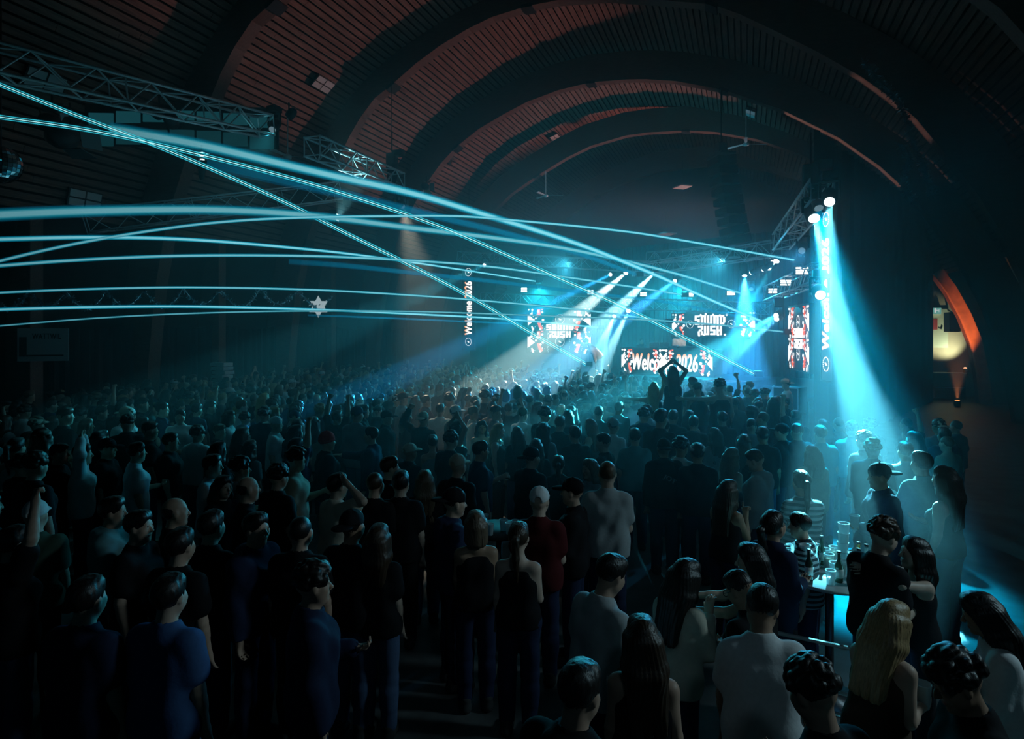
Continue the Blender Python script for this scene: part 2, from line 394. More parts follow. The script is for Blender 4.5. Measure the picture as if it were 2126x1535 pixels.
def disc(b, x, y, r, n=12, sx=1):
    b.prism([(x+r*sx*math.cos(2*PI*k/n), y+r*math.sin(2*PI*k/n)) for k in range(n)], -.005, .005)
def ring(b, x, y, r, n=22, sx=1):
    for k in range(n):
        a = 2*PI*k/n; a2 = a+2*PI/n*.58
        b.prism([(x+r*sx*math.cos(a), y+r*math.sin(a)), (x+r*sx*math.cos(a2), y+r*math.sin(a2)), (x+r*.9*sx*math.cos(a2), y+r*.9*math.sin(a2)), (x+r*.9*sx*math.cos(a), y+r*.9*math.sin(a))][::-1], -.005, .005)
    b.prism([(x-.40*r*sx, y+.18*r), (x-.05*r*sx, y+.2*r), (x+.38*r*sx, y-.16*r), (x+.02*r*sx, y-.2*r)][::-1], -.005, .005)
def motif(bw, bo, x, y, wd, hg, flip, rnd):
    """One tile of the splash pattern: a triangle at the edge, white blots and orange strokes; (x, y) its lower outer corner."""
    s = -1 if flip else 1
    X = lambda u: x+s*u*wd
    def poly(b, pts):
        pts = [(X(u), y+v*hg) for u, v in pts]
        b.prism(pts if s > 0 else pts[::-1], -.005, .005)
    poly(bw, [(0, .22), (.46, .48), (0, .76)])
    for (u, v, r) in ((.08, .97, .035), (.30, .96, .05), (.28, .85, .028), (.25, .76, .06), (.14, .70, .05), (.36, .66, .035), (.52, .56, .045), (.34, .08, .06), (.66, .88, .06), (.92, .84, .05), (.78, .70, .035), (.96, .48, .06), (.82, .38, .05), (.92, .22, .025), (.80, .06, .05), (.56, .70, .04)):
        disc(bw, X(u), y+v*hg, r*hg, 12)
    poly(bw, [(.22, .20), (.30, .22), (.42, 0), (.30, 0)])
    poly(bo, [(.62, .98), (.78, .98), (.82, .74), (.62, .60), (.60, .76)])
    poly(bo, [(.60, .42), (.78, .44), (.86, .22), (.98, .10), (.86, .04), (.70, .16)])
    poly(bo, [(.82, 1.0), (1.0, 1.0), (.94, .95), (.86, .95)])
    for _ in range(7): disc(bo, X(rnd.uniform(.5, 1.1)), y+rnd.uniform(.05, .95)*hg, .012*hg, 8)
    for _ in range(6): disc(bw, X(rnd.uniform(.1, 1.1)), y+rnd.uniform(.0, .99)*hg, .012*hg, 8)
def text_mesh(txt, wd, hg, name, parent, M, shear=.22, bold=.09):
    c = bpy.data.curves.new(name, 'FONT'); c.body = txt; c.shear = shear; c.align_x = 'CENTER'; c.align_y = 'CENTER'; c.extrude = .004; c.space_character = 1.08
    o = bpy.data.objects.new(name, c); COL.objects.link(o)
    me = bpy.data.meshes.new_from_object(o.evaluated_get(bpy.context.evaluated_depsgraph_get())); bpy.data.objects.remove(o); bpy.data.curves.remove(c)
    co = np.array([v.co[:] for v in me.vertices]); fs = [tuple(p.vertices) for p in me.polygons]
    lo = co.min(0); hi = co.max(0); co[:, 0] = (co[:, 0]-(lo[0]+hi[0])/2)/(hi[0]-lo[0])*wd; co[:, 1] = (co[:, 1]-(lo[1]+hi[1])/2)/(hi[1]-lo[1])*hg
    b = MB(); k = wd/len(txt)*bold          # bold strokes: the outline laid down five times, slightly shifted
    for dx, dy in ((0, 0), (-k, 0), (k, 0), (0, -k*.7), (0, k*.7)): b.add(co+np.array([dx, dy, 0]), fs)
    me = bpy.data.meshes.new(name); me.from_pydata(b.v, [], b.f)
    t = link(name, me, E_text, parent); t.matrix_basis = M; return t
def screen(name, pa, pb, py0, py1, label, content, d_ref=None):
    """A vertical LED wall between two ground directions; local x along it, y up, z to the audience."""
    a = P(pa[0], 690, pa[1]); c = P(pb[0], 690, pb[1]); u = (c-a); u.z = 0; wd = u.length; u.normalize(); d = (pa[1]+pb[1])/2
    z1 = CAMH+(HY-py0)/FPX*d; z0 = CAMH+(HY-py1)/FPX*d; hg = z1-z0
    cen = (a+c)/2; cen.z = (z0+z1)/2
    R = Matrix((u, Vector((0, 0, 1)), u.cross(Vector((0, 0, 1))))).transposed()
    t = empty(name, cen, label, 'screen', None, R)
    MB().box((0, 0, -.05), (wd, hg, .08)).build('panel', M_panel, t, bevel=.01)
    fr = MB()
    for sx in (-1, 1): fr.box((sx*(wd/2+.02), 0, -.05), (.04, hg+.08, .1))
    for sy in (-1, 1): fr.box((0, sy*(hg/2+.02), -.05), (wd, .04, .1))
    fr.build('frame', M_black, t)
    bw, bo = MB(), MB(); rnd = random.Random(name)
    content(t, bw, bo, wd, hg, rnd)
    for b, nm, m in ((bw, 'white_graphic', E_white), (bo, 'orange_graphic', E_orange)):
        if b.v:
            o = b.build(nm, m, t); o.location = (0, 0, .006)
    return t
def c_left(t, bw, bo, wd, hg, rnd):
    mw = wd*.26
    for j in range(2):
        motif(bw, bo, -wd/2+.01, -hg/2+j*hg*.5, mw, hg*.49, False, rnd); motif(bw, bo, wd/2-.01, -hg/2+j*hg*.5-.02, mw, hg*.49, True, rnd)
    for sy in (-1, 1): ring(bw, .02*wd, sy*hg*.25, hg*.108)
    b = MB(); word('SOUND', .02*wd, hg*.075, wd*.43, hg*.135, b); word('RUSH', .02*wd, -hg*.085, wd*.34, hg*.14, b)
    b.build('lettering', E_white, t).location = (0, 0, .012)
    for sx in (-1, 1):
        for k in range(16): disc(bw, sx*wd*.17+rnd.uniform(-.02, .02), -hg*.48+k*hg*.03*rnd.choice((1, 1, 2)), .012, 6)
def c_center(t, bw, bo, wd, hg, rnd):
    mw = wd*.16
    motif(bw, bo, -wd/2+.01, -hg/2, mw, hg*.98, False, rnd); motif(bw, bo, wd/2-.01, -hg/2, mw, hg*.98, True, rnd)
    for x in (-.265, .235): ring(bw, x*wd, .02*hg, hg*.17)
    b = MB(); word('SOUND', -.02*wd, hg*.20, wd*.37, hg*.40, b); word('RUSH', -.02*wd, -hg*.24, wd*.29, hg*.40, b)
    b.build('lettering', E_white, t).location = (0, 0, .012)
    for x in (-.03, .05, .13, -.12, -.18):
        disc(bo, x*wd, hg*rnd.uniform(-.4, .45), hg*.045, 8, .5); disc(bw, (x+.03)*wd, -hg*rnd.uniform(.38, .46), hg*.05, 8); disc(bw, (x+.05)*wd, hg*rnd.uniform(.38, .46), hg*.05, 8)
def c_side(t, bw, bo, wd, hg, rnd):
    mw = wd*.27
    for j in range(2):
        motif(bw, bo, -wd/2+.01, -hg/2+j*hg*.5, mw, hg*.49, False, rnd); motif(bw, bo, wd/2-.01, -hg/2+j*hg*.5, mw, hg*.49, True, rnd)
    for sy in (-1, 1): ring(bw, 0, sy*hg*.25, hg*.105, sx=.85)
    b = MB(); word('SOUND', .02*wd, hg*.08, wd*.44, hg*.15, b); word('RUSH', .02*wd, -hg*.09, wd*.38, hg*.15, b)
    b.build('lettering', E_white, t).location = (0, 0, .012)
def c_desk(t, bw, bo, wd, hg, rnd):
    mw = wd*.125
    motif(bw, bo, -wd/2+.01, -hg/2, mw, hg*.98, False, rnd); motif(bw, bo, wd/2-.01, -hg/2, mw, hg*.98, True, rnd)
    motif(bw, bo, -.02*wd, -hg/2, mw*.9, hg*.98, False, rnd); motif(bw, bo, -.02*wd, -hg/2, mw*.9, hg*.98, True, rnd)
    text_mesh('Welcome 2026', wd*.71, hg*.66, 'lettering', t, Matrix.Translation((-.01*wd, -.02*hg, .014)), .16)
def c_column(t, bw, bo, wd, hg, rnd):
    text_mesh('Welcome 2026', hg*.645, wd*.62, 'lettering', t, Matrix.Translation((0, -.0*hg+.02, .014)) @ Matrix.Rotation(PI/2, 4, 'Z'), .12)
    for sy in (-1, 1): ring(bw, 0, sy*hg*.425+.02*hg, wd*.27)
screen('led_screen', (1095, 29.6), (1227, 28.4), 640, 733, 'large near-square LED screen with white block letters left of the stage performer', c_left)
screen('led_screen', (1395, 25.0), (1568, 22.6), 650, 699, 'wide low LED screen with white block letters hanging above the DJ', c_center)
screen('led_screen', (1637, 18.4), (1680, 16.2), 636, 768, 'tall LED side screen seen at a slant, right of the stage', c_side)
screen('led_column', (961, 27.2), (984, 26.8), 556, 726, 'slim upright LED banner lettered upwards at the left end of the stage', c_column)
screen('led_column', (1704, 14.1), (1727, 13.5), 436, 790, 'slim upright LED banner inside the big blue light beam', c_column)
desk = screen('dj_desk', (1290, 23.2), (1480, 21.2), 725, 778, 'DJ booth fronted by a lit LED greeting panel', c_desk); desk['category'] = 'dj booth'
dR = desk.matrix_basis.to_3x3(); dC = desk.matrix_basis.translation; wd = 3.45
MB().box((0, .42, -.5), (3.5, .05, .95)).build('tabletop', M_black, desk)
for x in (-1.7, 1.7): MB().box((x, -.02, -.5), (.05, .84, .9)).build('side_panel', M_black, desk)
def on_desk(x, z, y=.445): return dC+dR @ Vector((x, y, z))
def deck(x, label):
    t = empty('media_player', on_desk(x, -.5), label, 'dj player', 'dj players on the booth', dR @ Matrix.Rotation(-PI/2, 3, 'X'))
    MB().box((0, 0, .05), (.32, .4, .1)).build('body', M_black, t, bevel=.01)
    MB().lathe([(.1, .1), (.1, .115), (.09, .12)], 20).build('jog_wheel', M_steel, t, True)
    MB().box((0, .13, .12), (.2, .1, .02)).build('display', emis('tiny_display', (.2, .6, .9), .6), t)
for x, l in ((.15, 'left'), (1.05, 'right')): deck(x, 'black media player %s of the mixer on the DJ booth' % l)
t = empty('dj_mixer', on_desk(.6, -.5), 'black mixer between the two media players', 'mixer', None, dR @ Matrix.Rotation(-PI/2, 3, 'X'))
MB().box((0, 0, .05), (.34, .4, .1)).build('body', M_black, t, bevel=.01)
for i in range(4):
    for j in range(3): MB().lathe([(.012, .1), (.012, .13)], 8, Matrix.Translation((-.12+.08*i, -.12+.1*j, 0))).build('knob', M_white, t)
def laptop(x, label):
    t = empty('laptop', on_desk(x, -.55), label, 'laptop', 'laptops on the DJ booth', dR @ Matrix.Rotation(-PI/2, 3, 'X') @ Matrix.Rotation(.2, 3, 'Z'))
    MB().box((0, 0, .012), (.34, .24, .02)).build('base', M_alu, t)
    MB().box((0, -.13, .13), (.34, .012, .23), Matrix.Rotation(.2, 3, 'X')).build('lid', M_alu, t)
laptop(-.62, 'open laptop at the left end of the DJ booth'); laptop(-.2, 'second open laptop beside the players on the DJ booth')
t = empty('monitor_speaker', Vector((0, 0, 0))+P(1508, 792, 20.2), 'low black stage box with a pale top right of the DJ booth', 'stage box', None, SR)
MB().box((0, 0, -.15), (1.0, .7, .3)).build('body', M_black, t, bevel=.02); MB().box((0, 0, .01), (1.02, .72, .03)).build('lid', M_white, t)
t = empty('flight_case', P(1640, 822, 17.6), 'black flight case with a metal corner frame at the right end of the stage', 'case', None, SR)
MB().box((0, 0, -.1), (.7, .6, .7)).build('body', M_black, t, bevel=.01)
e = MB()
for sx in (-1, 1): e.box((sx*.35, -.3, -.1), (.04, .04, .7))
for sz in (-.45, .25): e.box((0, -.3, sz), (.7, .04, .04))
e.build('edge_frame', M_alu, t)
# a white wind-blown inflatable print behind the booth
# ------------------------------------------------------------------ strobes
def strobe(px, py, d, wpx, hpx, label):
    wd = wpx/FPX*d; hg = hpx/FPX*d
    R = Matrix.Rotation(YAW, 3, 'Z')
    t = empty('strobe_panel', P(px, py, d), label, 'strobe light', 'white strobe panels over the stage', R)
    MB().box((0, .09, 0), (wd*1.12, .12, hg*1.2)).build('housing', M_black, t, bevel=.01)
    for k in range(3):
        MB().box((0, .02, (k-1)*hg*.36), (wd, .03, hg*.22)).build('lamp_bar', E_strobe, t)
    MB().box((0, .12, hg*.75), (.05, .05, hg*.5)).build('bracket', M_steel, t)
for i, s in enumerate(((1666, 562, 15.5, 25, 15), (1632, 587, 17, 21, 12), (1605, 604, 18.5, 17, 10), (1518, 609, 21, 16, 8), (1432, 612, 23, 15, 8), (1336, 611, 24.5, 13, 8), (1226, 607, 26, 12, 9), (1088, 602, 27.5, 12, 9))):
    strobe(*s, ('lit white strobe panel, largest, beside the big blue beam', 'lit white strobe panel, second largest, left of the biggest one', 'lit white strobe panel above the slanted side screen', 'lit white strobe panel at the foot of the wide blue fan of light', 'lit white strobe panel above the right half of the low screen', 'lit white strobe panel above the left end of the DJ booth', 'lit white strobe panel right of the large square screen', 'lit white strobe panel above the left edge of the large square screen')[i])
# ------------------------------------------------------------------ moving heads with their beams
def moving_head(src, tgt, size, power, color, label, lens=.09, soft=.05, blend=.35, glow=None, body=1.0):
    src = Vector(src); tgt = Vector(tgt); d = (tgt-src).normalized()
    t = empty('moving_head', src, label, 'stage light', 'moving heads of the light show')
    Mh = d.to_track_quat('-Z', 'Y').to_matrix().to_4x4(); s = body
    b = MB().lathe([(lens*.95, -.02), (lens*1.25, 0), (lens*1.35, .14*s), (lens*1.5, .22*s), (lens*1.2, .36*s), (lens*.5, .42*s)], 16, Mh).build('head', M_black, t, True)
    MB().lathe([(lens*.9, -.03), (lens*.75, -.045), (lens*.3, -.05)], 16, Mh).build('lens', glow or E_lens, b, True)
    yk = MB(); ax = Mh.to_3x3() @ Vector((1, 0, 0)); ctr = Mh.to_3x3() @ Vector((0, 0, .16*s))
    for sg in (-1, 1): yk.tube([ctr+ax*sg*lens*1.6, ctr+ax*sg*lens*1.6+Vector((0, 0, .3*s))], .025, 6)
    yk.tube([ctr-ax*lens*1.6+Vector((0, 0, .3*s)), ctr+ax*lens*1.6+Vector((0, 0, .3*s))], .03, 6)
    yk.build('yoke', M_black, t)
    MB().box(ctr+Vector((0, 0, .4*s)), (.26*s, .26*s, .14*s)).build('base', M_black, t, bevel=.01)
    lamp('beam_lamp', 'SPOT', src+d*.09, power, color, t, tgt, size, blend, soft)
    return t
CY = (.06, .72, .95); BL = (.02, .40, 1.0); WH = (.36, .86, 1.0); WM = (1.0, .86, .62)
E_dim = emis('dim_lens', (.3, .5, .6), .4)
BEAMS = [
 ((1690, 452, 12.6), (1815, 960, 8.6), 8, 97240, (.14, .80, 1.0), 'brightest spotlight on the steep truss, beaming down on the bar table', .12),
 ((1703, 612, 13.0), (1850, 985, 6.9), 7, 34000, (.14, .78, 1.0), 'round white spotlight beside the tall right banner', .11),
 ((1613, 541, 18), (1485, 745, 16.6), 4.0, 59840, CY, 'spotlight at the right end of the rising truss, narrow beam to the lower left', .09),
 ((1605, 545, 18.2), (1440, 610, 15.5), 5, 22440, (.4, .95, .85), 'spotlight tucked left of the brightest pair, faint green beam', .08),
 ((1597, 556, 18.5), (1440, 640, 16), 7, 56100, WH, 'spotlight third from the right end of the rising truss, white beam', .08),
 ((1546, 571, 19.5), (1548, 800, 18.2), 27, 59840, (.04, .42, 1), 'spotlight above the low screen throwing a wide blue fan straight down', .08),
 ((1612, 655, 18), (1455, 745, 15), 8, 44880, CY, 'upper lamp of the pair at the stage side, beam crossing the low screen', .08),
 ((1613, 662, 18), (1490, 765, 15.5), 8, 37400, (.1, .55, 1), 'lower lamp of the pair at the stage side', .08),
 ((1357, 568, 23.5), (1235, 690, 20), 8.5, 112200, WH, 'spotlight over the booth with the broad white beam', .09),
 ((1300, 566, 24.5), (1190, 660, 21), 8, 82280, (.66, .95, .90), 'spotlight over the stage with the creamy beam', .10),
 ((1268, 570, 25), (905, 745, 16.5), 3.6, 97240, BL, 'spotlight whose narrow blue beam reaches the left crowd edge', .08),
 ((1402, 583, 23), (1290, 665, 20), 8, 52360, (.05, .4, 1), 'spotlight right of the broad white beam, soft blue', .08),
 ((1276, 656, 25.5), (1215, 800, 22.5), 15, 59840, (.18, .62, 1), 'low lamp right of the square screen fanning down in pale blue', .09),
 ((1305, 645, 25), (1245, 770, 21), 7.5, 59840, WH, 'low lamp right of the square screen with the white beam on the performer', .10),
 ((1006, 551, 27.5), (830, 630, 20), 5.5, 11000, CY, 'spotlight above the left banner, beam falling to the left', .09),
 ((1722, 418, 11.4), (1724, 1184, 5.5), 7, 32000, (.16, .80, 1.0), 'added spotlight at the near end of the steep truss, aimed at the bar table', .10),  # extra lamp put in to brighten the bar table
 ((1586, 560, 18.4), (1415, 706, 22.6), 8, 650, (1, .80, .62), 'small warm spotlight added on the rising truss, aimed at the man behind the booth', .06),  # extra front light put in for the man at the booth
 ((1560, 566, 18.8), (1219, 748, 23.6), 6, 1500, (1, .72, .50), 'small warm spotlight added on the rising truss, aimed at the performer', .06),  # added key light on the performer
 ((700, 460, 18.0), (738, 340, 17.5), 56, 420, (.30, .90, 1.0), 'small added lamp by the dim level truss, shining up at the brightly lit short truss', .05),  # invented lamp that makes the short truss shine
 ((420, 335, 13.8), (425, 232, 13.9), 105, 150, (.20, .85, 1.0), 'small added lamp under the long truss, shining up into its bars', .05),  # invented lamp that brightens the bars of the long truss
]
for s in BEAMS: moving_head(P(*s[0]), P(*s[1]), s[2], s[3], s[4], s[5], s[6])
# wide washes, mostly added to light the crowd and fill the haze
WASH = [
 (P(1500, 540, 19.5), P(1180, 870, 10.5), 54, 1400, (.06, .66, .95), 'added wash lamp under the rising truss, lighting the crowd from behind'),  # added backlight for rims on the crowd
 (P(1180, 548, 26.2), P(900, 850, 13), 58, 2200, (.06, .66, .95), 'added wash lamp in the middle of the rear upper truss'),  # second added backlight, for the left part of the crowd
 (P(1665, 520, 15.6), P(1450, 960, 8.5), 50, 420, (.06, .5, 1), 'added wash lamp at the foot of the steep truss'),  # third added backlight, for the right part of the crowd
 (P(1700, 430, 12.2), P(1772, 900, 9.4), 25, 17000, (.0, .50, .92), 'added wash lamp above the brightest spotlight, widening its deep blue glow'),  # extra lamp put in to widen the blue glow of the brightest spotlight
 (P(835, 428, 20.5), P(925, 835, 13), 16, 3600, (1, .90, .68), 'barndoor lamp under the lit truss sending warm light into the crowd'),
 (P(1120, 600, 29.5), P(1150, 900, 19), 62, 3900, (.01, .68, .90), 'added wash lamp low on the rear truss over the left screen'),  # added to fill the stage haze with cyan
 (P(1420, 600, 27.5), P(1330, 900, 16.5), 62, 3900, (.01, .64, .92), 'added wash lamp low on the rear truss over the booth'),  # the same added haze fill, above the booth
 (P(1560, 600, 24.5), P(1500, 900, 14), 52, 3200, (.01, .48, .95), 'added wash lamp low on the rear truss at its right end'),  # bluer haze fill added at the right
 (P(1300, 770, 27), P(1330, 420, 31), 72, 4500, (.01, .40, .60), 'added wash lamp on the stage floor shining up behind the booth'),  # invented uplight that tints the haze and vault behind the booth
 (P(566, 268, 15.2), P(180, 980, 8.5), 36, 260, (.06, .72, .90), 'added wash lamp at the end of the long truss, lighting the left crowd'),  # added key light for the left crowd
]
for s in WASH: moving_head(s[0], s[1], s[2], s[3], s[4], s[5], .09, .12, .7, E_dim)
# dark fixtures on the near trusses, not lit
def par(p, tgt, label, warm=False, s=1.0, flaps=True, group='barndoor lamps of the rig'):
    p = Vector(p); d = (Vector(tgt)-p).normalized(); Mh = d.to_track_quat('-Z', 'Y').to_matrix().to_4x4()
    t = empty('barndoor_lamp', p, label, 'stage light', group)
    k = MB().lathe([(.16*s, 0), (.17*s, .22*s), (.12*s, .34*s), (.04*s, .38*s)], 16, Mh).build('can', M_black, t, True)
    MB().lathe([(.15*s, .01), (.1*s, -.01)], 16, Mh).build('lens', mat('glass_dark', (.02, .03, .04), .1), k, True)
    if flaps:
        for q in range(4):
            b = MB(); R = Mh @ Matrix.Rotation(q*PI/2, 4, 'Z')
            pts = [(-.14*s, .16*s, -.01), (.14*s, .16*s, -.01), (.2*s, .30*s, -.22*s), (-.2*s, .30*s, -.22*s)]
            b.add([R @ Vector(v) for v in pts]+[R @ (Vector(v)+Vector((0, .008, 0))) for v in pts], [(0, 1, 2, 3), (4, 7, 6, 5), (0, 4, 5, 1), (1, 5, 6, 2), (2, 6, 7, 3), (3, 7, 4, 0)])
            b.build('barndoor', mat('orange_lit_flap', (.5, .28, .16), .45) if warm and q in (1, 2) else mat('grey_flap', (.25, .26, .27), .4, .6), t)  # orange reflected light is put into the colour of two flaps
    MB().tube([Vector((0, 0, .05)), Vector((0, 0, .5*s))], .02, 6).build('clamp', M_steel, t)
    return t
par(P(885, 388, 21.5), P(975, 420, 26), 'barndoor lamp glinting orange at the foot of the boarded vault', True, .75)
par(P(832, 424, 20.6), P(880, 440, 26), 'barndoor lamp glinting orange just above the crossing laser beams', True, .75)
par(P(330, 238, 13.6), P(500, 420, 20), 'black round-nosed lamp under the long truss, left of its twin', False, .8, False)
par(P(358, 258, 13.8), P(420, 460, 18), 'black lamp angled down under the long truss, right of its twin', False, .9, False)
par(P(600, 242, 16), P(420, 460, 18), 'small black lamp with one bright glint beyond the end of the long truss', False, .7, False)
par(P(145, 285, 12.4), P(420, 300, 17), 'big cyan-lit barndoor lamp hanging at the far left, larger of two', False, 1.35)
par(P(108, 250, 12.6), P(300, 190, 17), 'smaller tilted barndoor lamp with an orange-lit flap at the far left', True, 1.0)
par(P(720, 428, 21), P(700, 640, 20), 'blue-lit lamp cluster under the dim level truss', False, .8, False)
# ------------------------------------------------------------------ lasers
def laser(pts, d0, d1, wpx0, wpx1, label, kind='wide', dim=1.0, split=0, fade=.22):
    """A beam from its projector on the right to the near left of the hall; pts run left to right."""
    xs = [p[0] for p in pts]; a, b2 = xs[0], xs[-1]
    out = []
    fine = []
    for i in range(len(pts)-1):
        for k in range(6):
            t = k/6; P0 = pts[max(i-1, 0)]; P1 = pts[i]; P2 = pts[i+1]; P3 = pts[min(i+2, len(pts)-1)]
            # monotone Hermite in x so that the beam bows smoothly
            m1 = (P2[1]-P0[1])/(P2[0]-P0[0]); m2 = (P3[1]-P1[1])/(P3[0]-P1[0]); h = P2[0]-P1[0]
            y = (2*t**3-3*t**2+1)*P1[1]+(t**3-2*t**2+t)*h*m1+(-2*t**3+3*t**2)*P2[1]+(t**3-t**2)*h*m2
            fine.append((P1[0]+t*h, y))
    fine.append(pts[-1])
    vs = []; rr = []
    for (x, y) in fine:
        t = (x-a)/(b2-a); d = 1/((1-t)/d0+t/d1); wv = wpx0+(wpx1-wpx0)*t
        vs.append(P(x, y, d)); rr.append(wv/2/FPX*d)
    root = empty('laser_beam', (vs[0]+vs[-1])/2, label, 'laser beam', 'cyan laser beams over the crowd')
    c = (vs[0]+vs[-1])/2; loc = [v-c for v in vs]
    def layer(nm, k, m, off=0):
        b = MB(); b.tube([v+Vector((0, 0, off*r)) for v, r in zip(loc, rr)], [r*k for r in rr], 10, True); o = b.build(nm, m, root, True)
        pa = o.data.attributes.new('power', 'FLOAT', 'POINT'); n = len(loc)
        pa.data.foreach_set('value', np.repeat(fade+(1-fade)*np.linspace(0, 1, n)**.8, 10).astype(np.float32))
    if kind == 'wide':
        for nm, k, c, st, cl in (('halo', 1.0, (0, .40, .75), .7, .86), ('haze_glow', .84, (0, .56, .86), .9, .78), ('glow', .66, (.04, .72, .92), 1.1, .66), ('inner_glow', .50, (.24, .86, .97), 1.6, .50), ('core', .34, (.58, .96, 1), 2.2, .28)):
            layer(nm, k, beam_mat('laser_%s_%d' % (nm, int(dim*100)), c, st*dim, cl))
    elif kind == 'faint':
        layer('halo', 1.0, beam_mat('laser_faint_%d' % int(dim*100), (.0, .26, .55), .6*dim, .80))
        layer('glow', .6, beam_mat('laser_faint2_%d' % int(dim*100), (.0, .36, .65), .7*dim, .75))
    else:
        for o in ((-1.0, 0, 1.0) if split else (0,)):
            layer('core', .30 if split else .6, beam_mat('laser_line', (.5, 1, 1), 1.8, 0) if o == 0 else beam_mat('laser_side', (.05, .75, .9), 1.2, .25), o*1.5)
        layer('halo', 2.3, beam_mat('laser_line_halo', (0, .35, .55), .5, .88))
    # the emitter box at the source
    MB().box(loc[-1]+RT*.12, (.22, .26, .16), Matrix.Rotation(YAW, 3, 'Z')).build('projector', M_black, root)
laser([(-70, 150), (0, 176), (160, 240), (310, 297), (460, 360), (600, 424), (700, 475), (850, 550), (970, 613), (1100, 690), (1216, 756)], 9, 22.6, 5, 5, 'steep thin laser beam falling from the left edge to the performer', kind='line', split=1, fade=.5)
laser([(-70, 232), (0, 243), (160, 266), (310, 296), (600, 369), (780, 424), (937, 480), (1147, 572), (1305, 643), (1430, 706), (1565, 776)], 9, 18.5, 5, 5, 'long thin laser beam ending low at the right, below the DJ booth', kind='line', split=1, fade=.5)
laser([(230, 268), (400, 298), (500, 320), (600, 344), (700, 367), (850, 400), (1000, 444), (1200, 507), (1358, 570), (1480, 625), (1580, 667)], 13, 19, 30, 7, 'thickest bright laser beam crossing the middle of the hall', dim=1.0)
laser([(430, 340), (600, 378), (750, 412), (900, 448), (1000, 472), (1100, 498), (1200, 526), (1320, 570)], 14, 20.5, 24, 9, 'soft blue laser beam just under the thickest one', kind='faint', dim=1.3)
laser([(-70, 452), (0, 446), (200, 438), (450, 436), (650, 448), (850, 473), (1000, 491), (1150, 512), (1280, 538), (1398, 567), (1537, 609)], 9.5, 21, 30, 6, 'broad turquoise laser beam level across the left half', dim=.7)
laser([(-70, 566), (0, 542), (184, 501), (372, 471), (500, 458), (625, 452), (800, 449), (950, 449), (1060, 457), (1300, 481), (1450, 505), (1648, 540)], 9.5, 17.4, 9, 6, 'arching laser beam ending highest at the right truss', dim=.8)
laser([(-70, 500), (0, 497), (200, 493), (400, 498), (650, 519), (800, 537), (950, 559), (1112, 584)], 9.5, 26, 13, 4, 'white-cored laser beam ending above the large square screen', dim=.95)
laser([(-70, 561), (0, 552), (200, 538), (400, 531), (650, 532), (850, 541), (1008, 553), (1150, 572), (1300, 594), (1415, 612)], 9.5, 22.5, 10, 5, 'laser beam ending at the strobe above the low screen', dim=.8)
laser([(600, 543), (720, 552), (850, 566), (1000, 582), (1200, 606), (1398, 630), (1580, 668)], 16, 19.6, 13, 5, 'dull blue laser beam ending at the right edge of the low screen', kind='faint', dim=1.5)
laser([(-70, 614), (0, 608), (200, 600), (400, 597), (650, 602), (850, 613), (1008, 625), (1226, 646), (1383, 667)], 9.5, 22.8, 7, 5, 'laser beam brushing the tinsel garland, ending left of the low screen', dim=.75)
laser([(-70, 647), (0, 643), (200, 638), (400, 637), (650, 643), (850, 652), (1050, 663), (1241, 680)], 9.5, 24, 9, 5, 'bright laser beam passing behind the paper star', dim=.95)
laser([(-70, 684), (0, 677), (200, 661), (400, 651), (620, 646), (850, 647), (1100, 655), (1350, 665), (1480, 674), (1625, 689)], 9.5, 18.2, 5, 5, 'lowest laser beam at the left edge, ending by the slanted side screen', dim=.6)
laser([(640, 655), (760, 659), (900, 665), (1085, 673)], 18, 28, 5, 4, 'short dim laser beam ending at the edge of the square screen', kind='faint', dim=1.5)
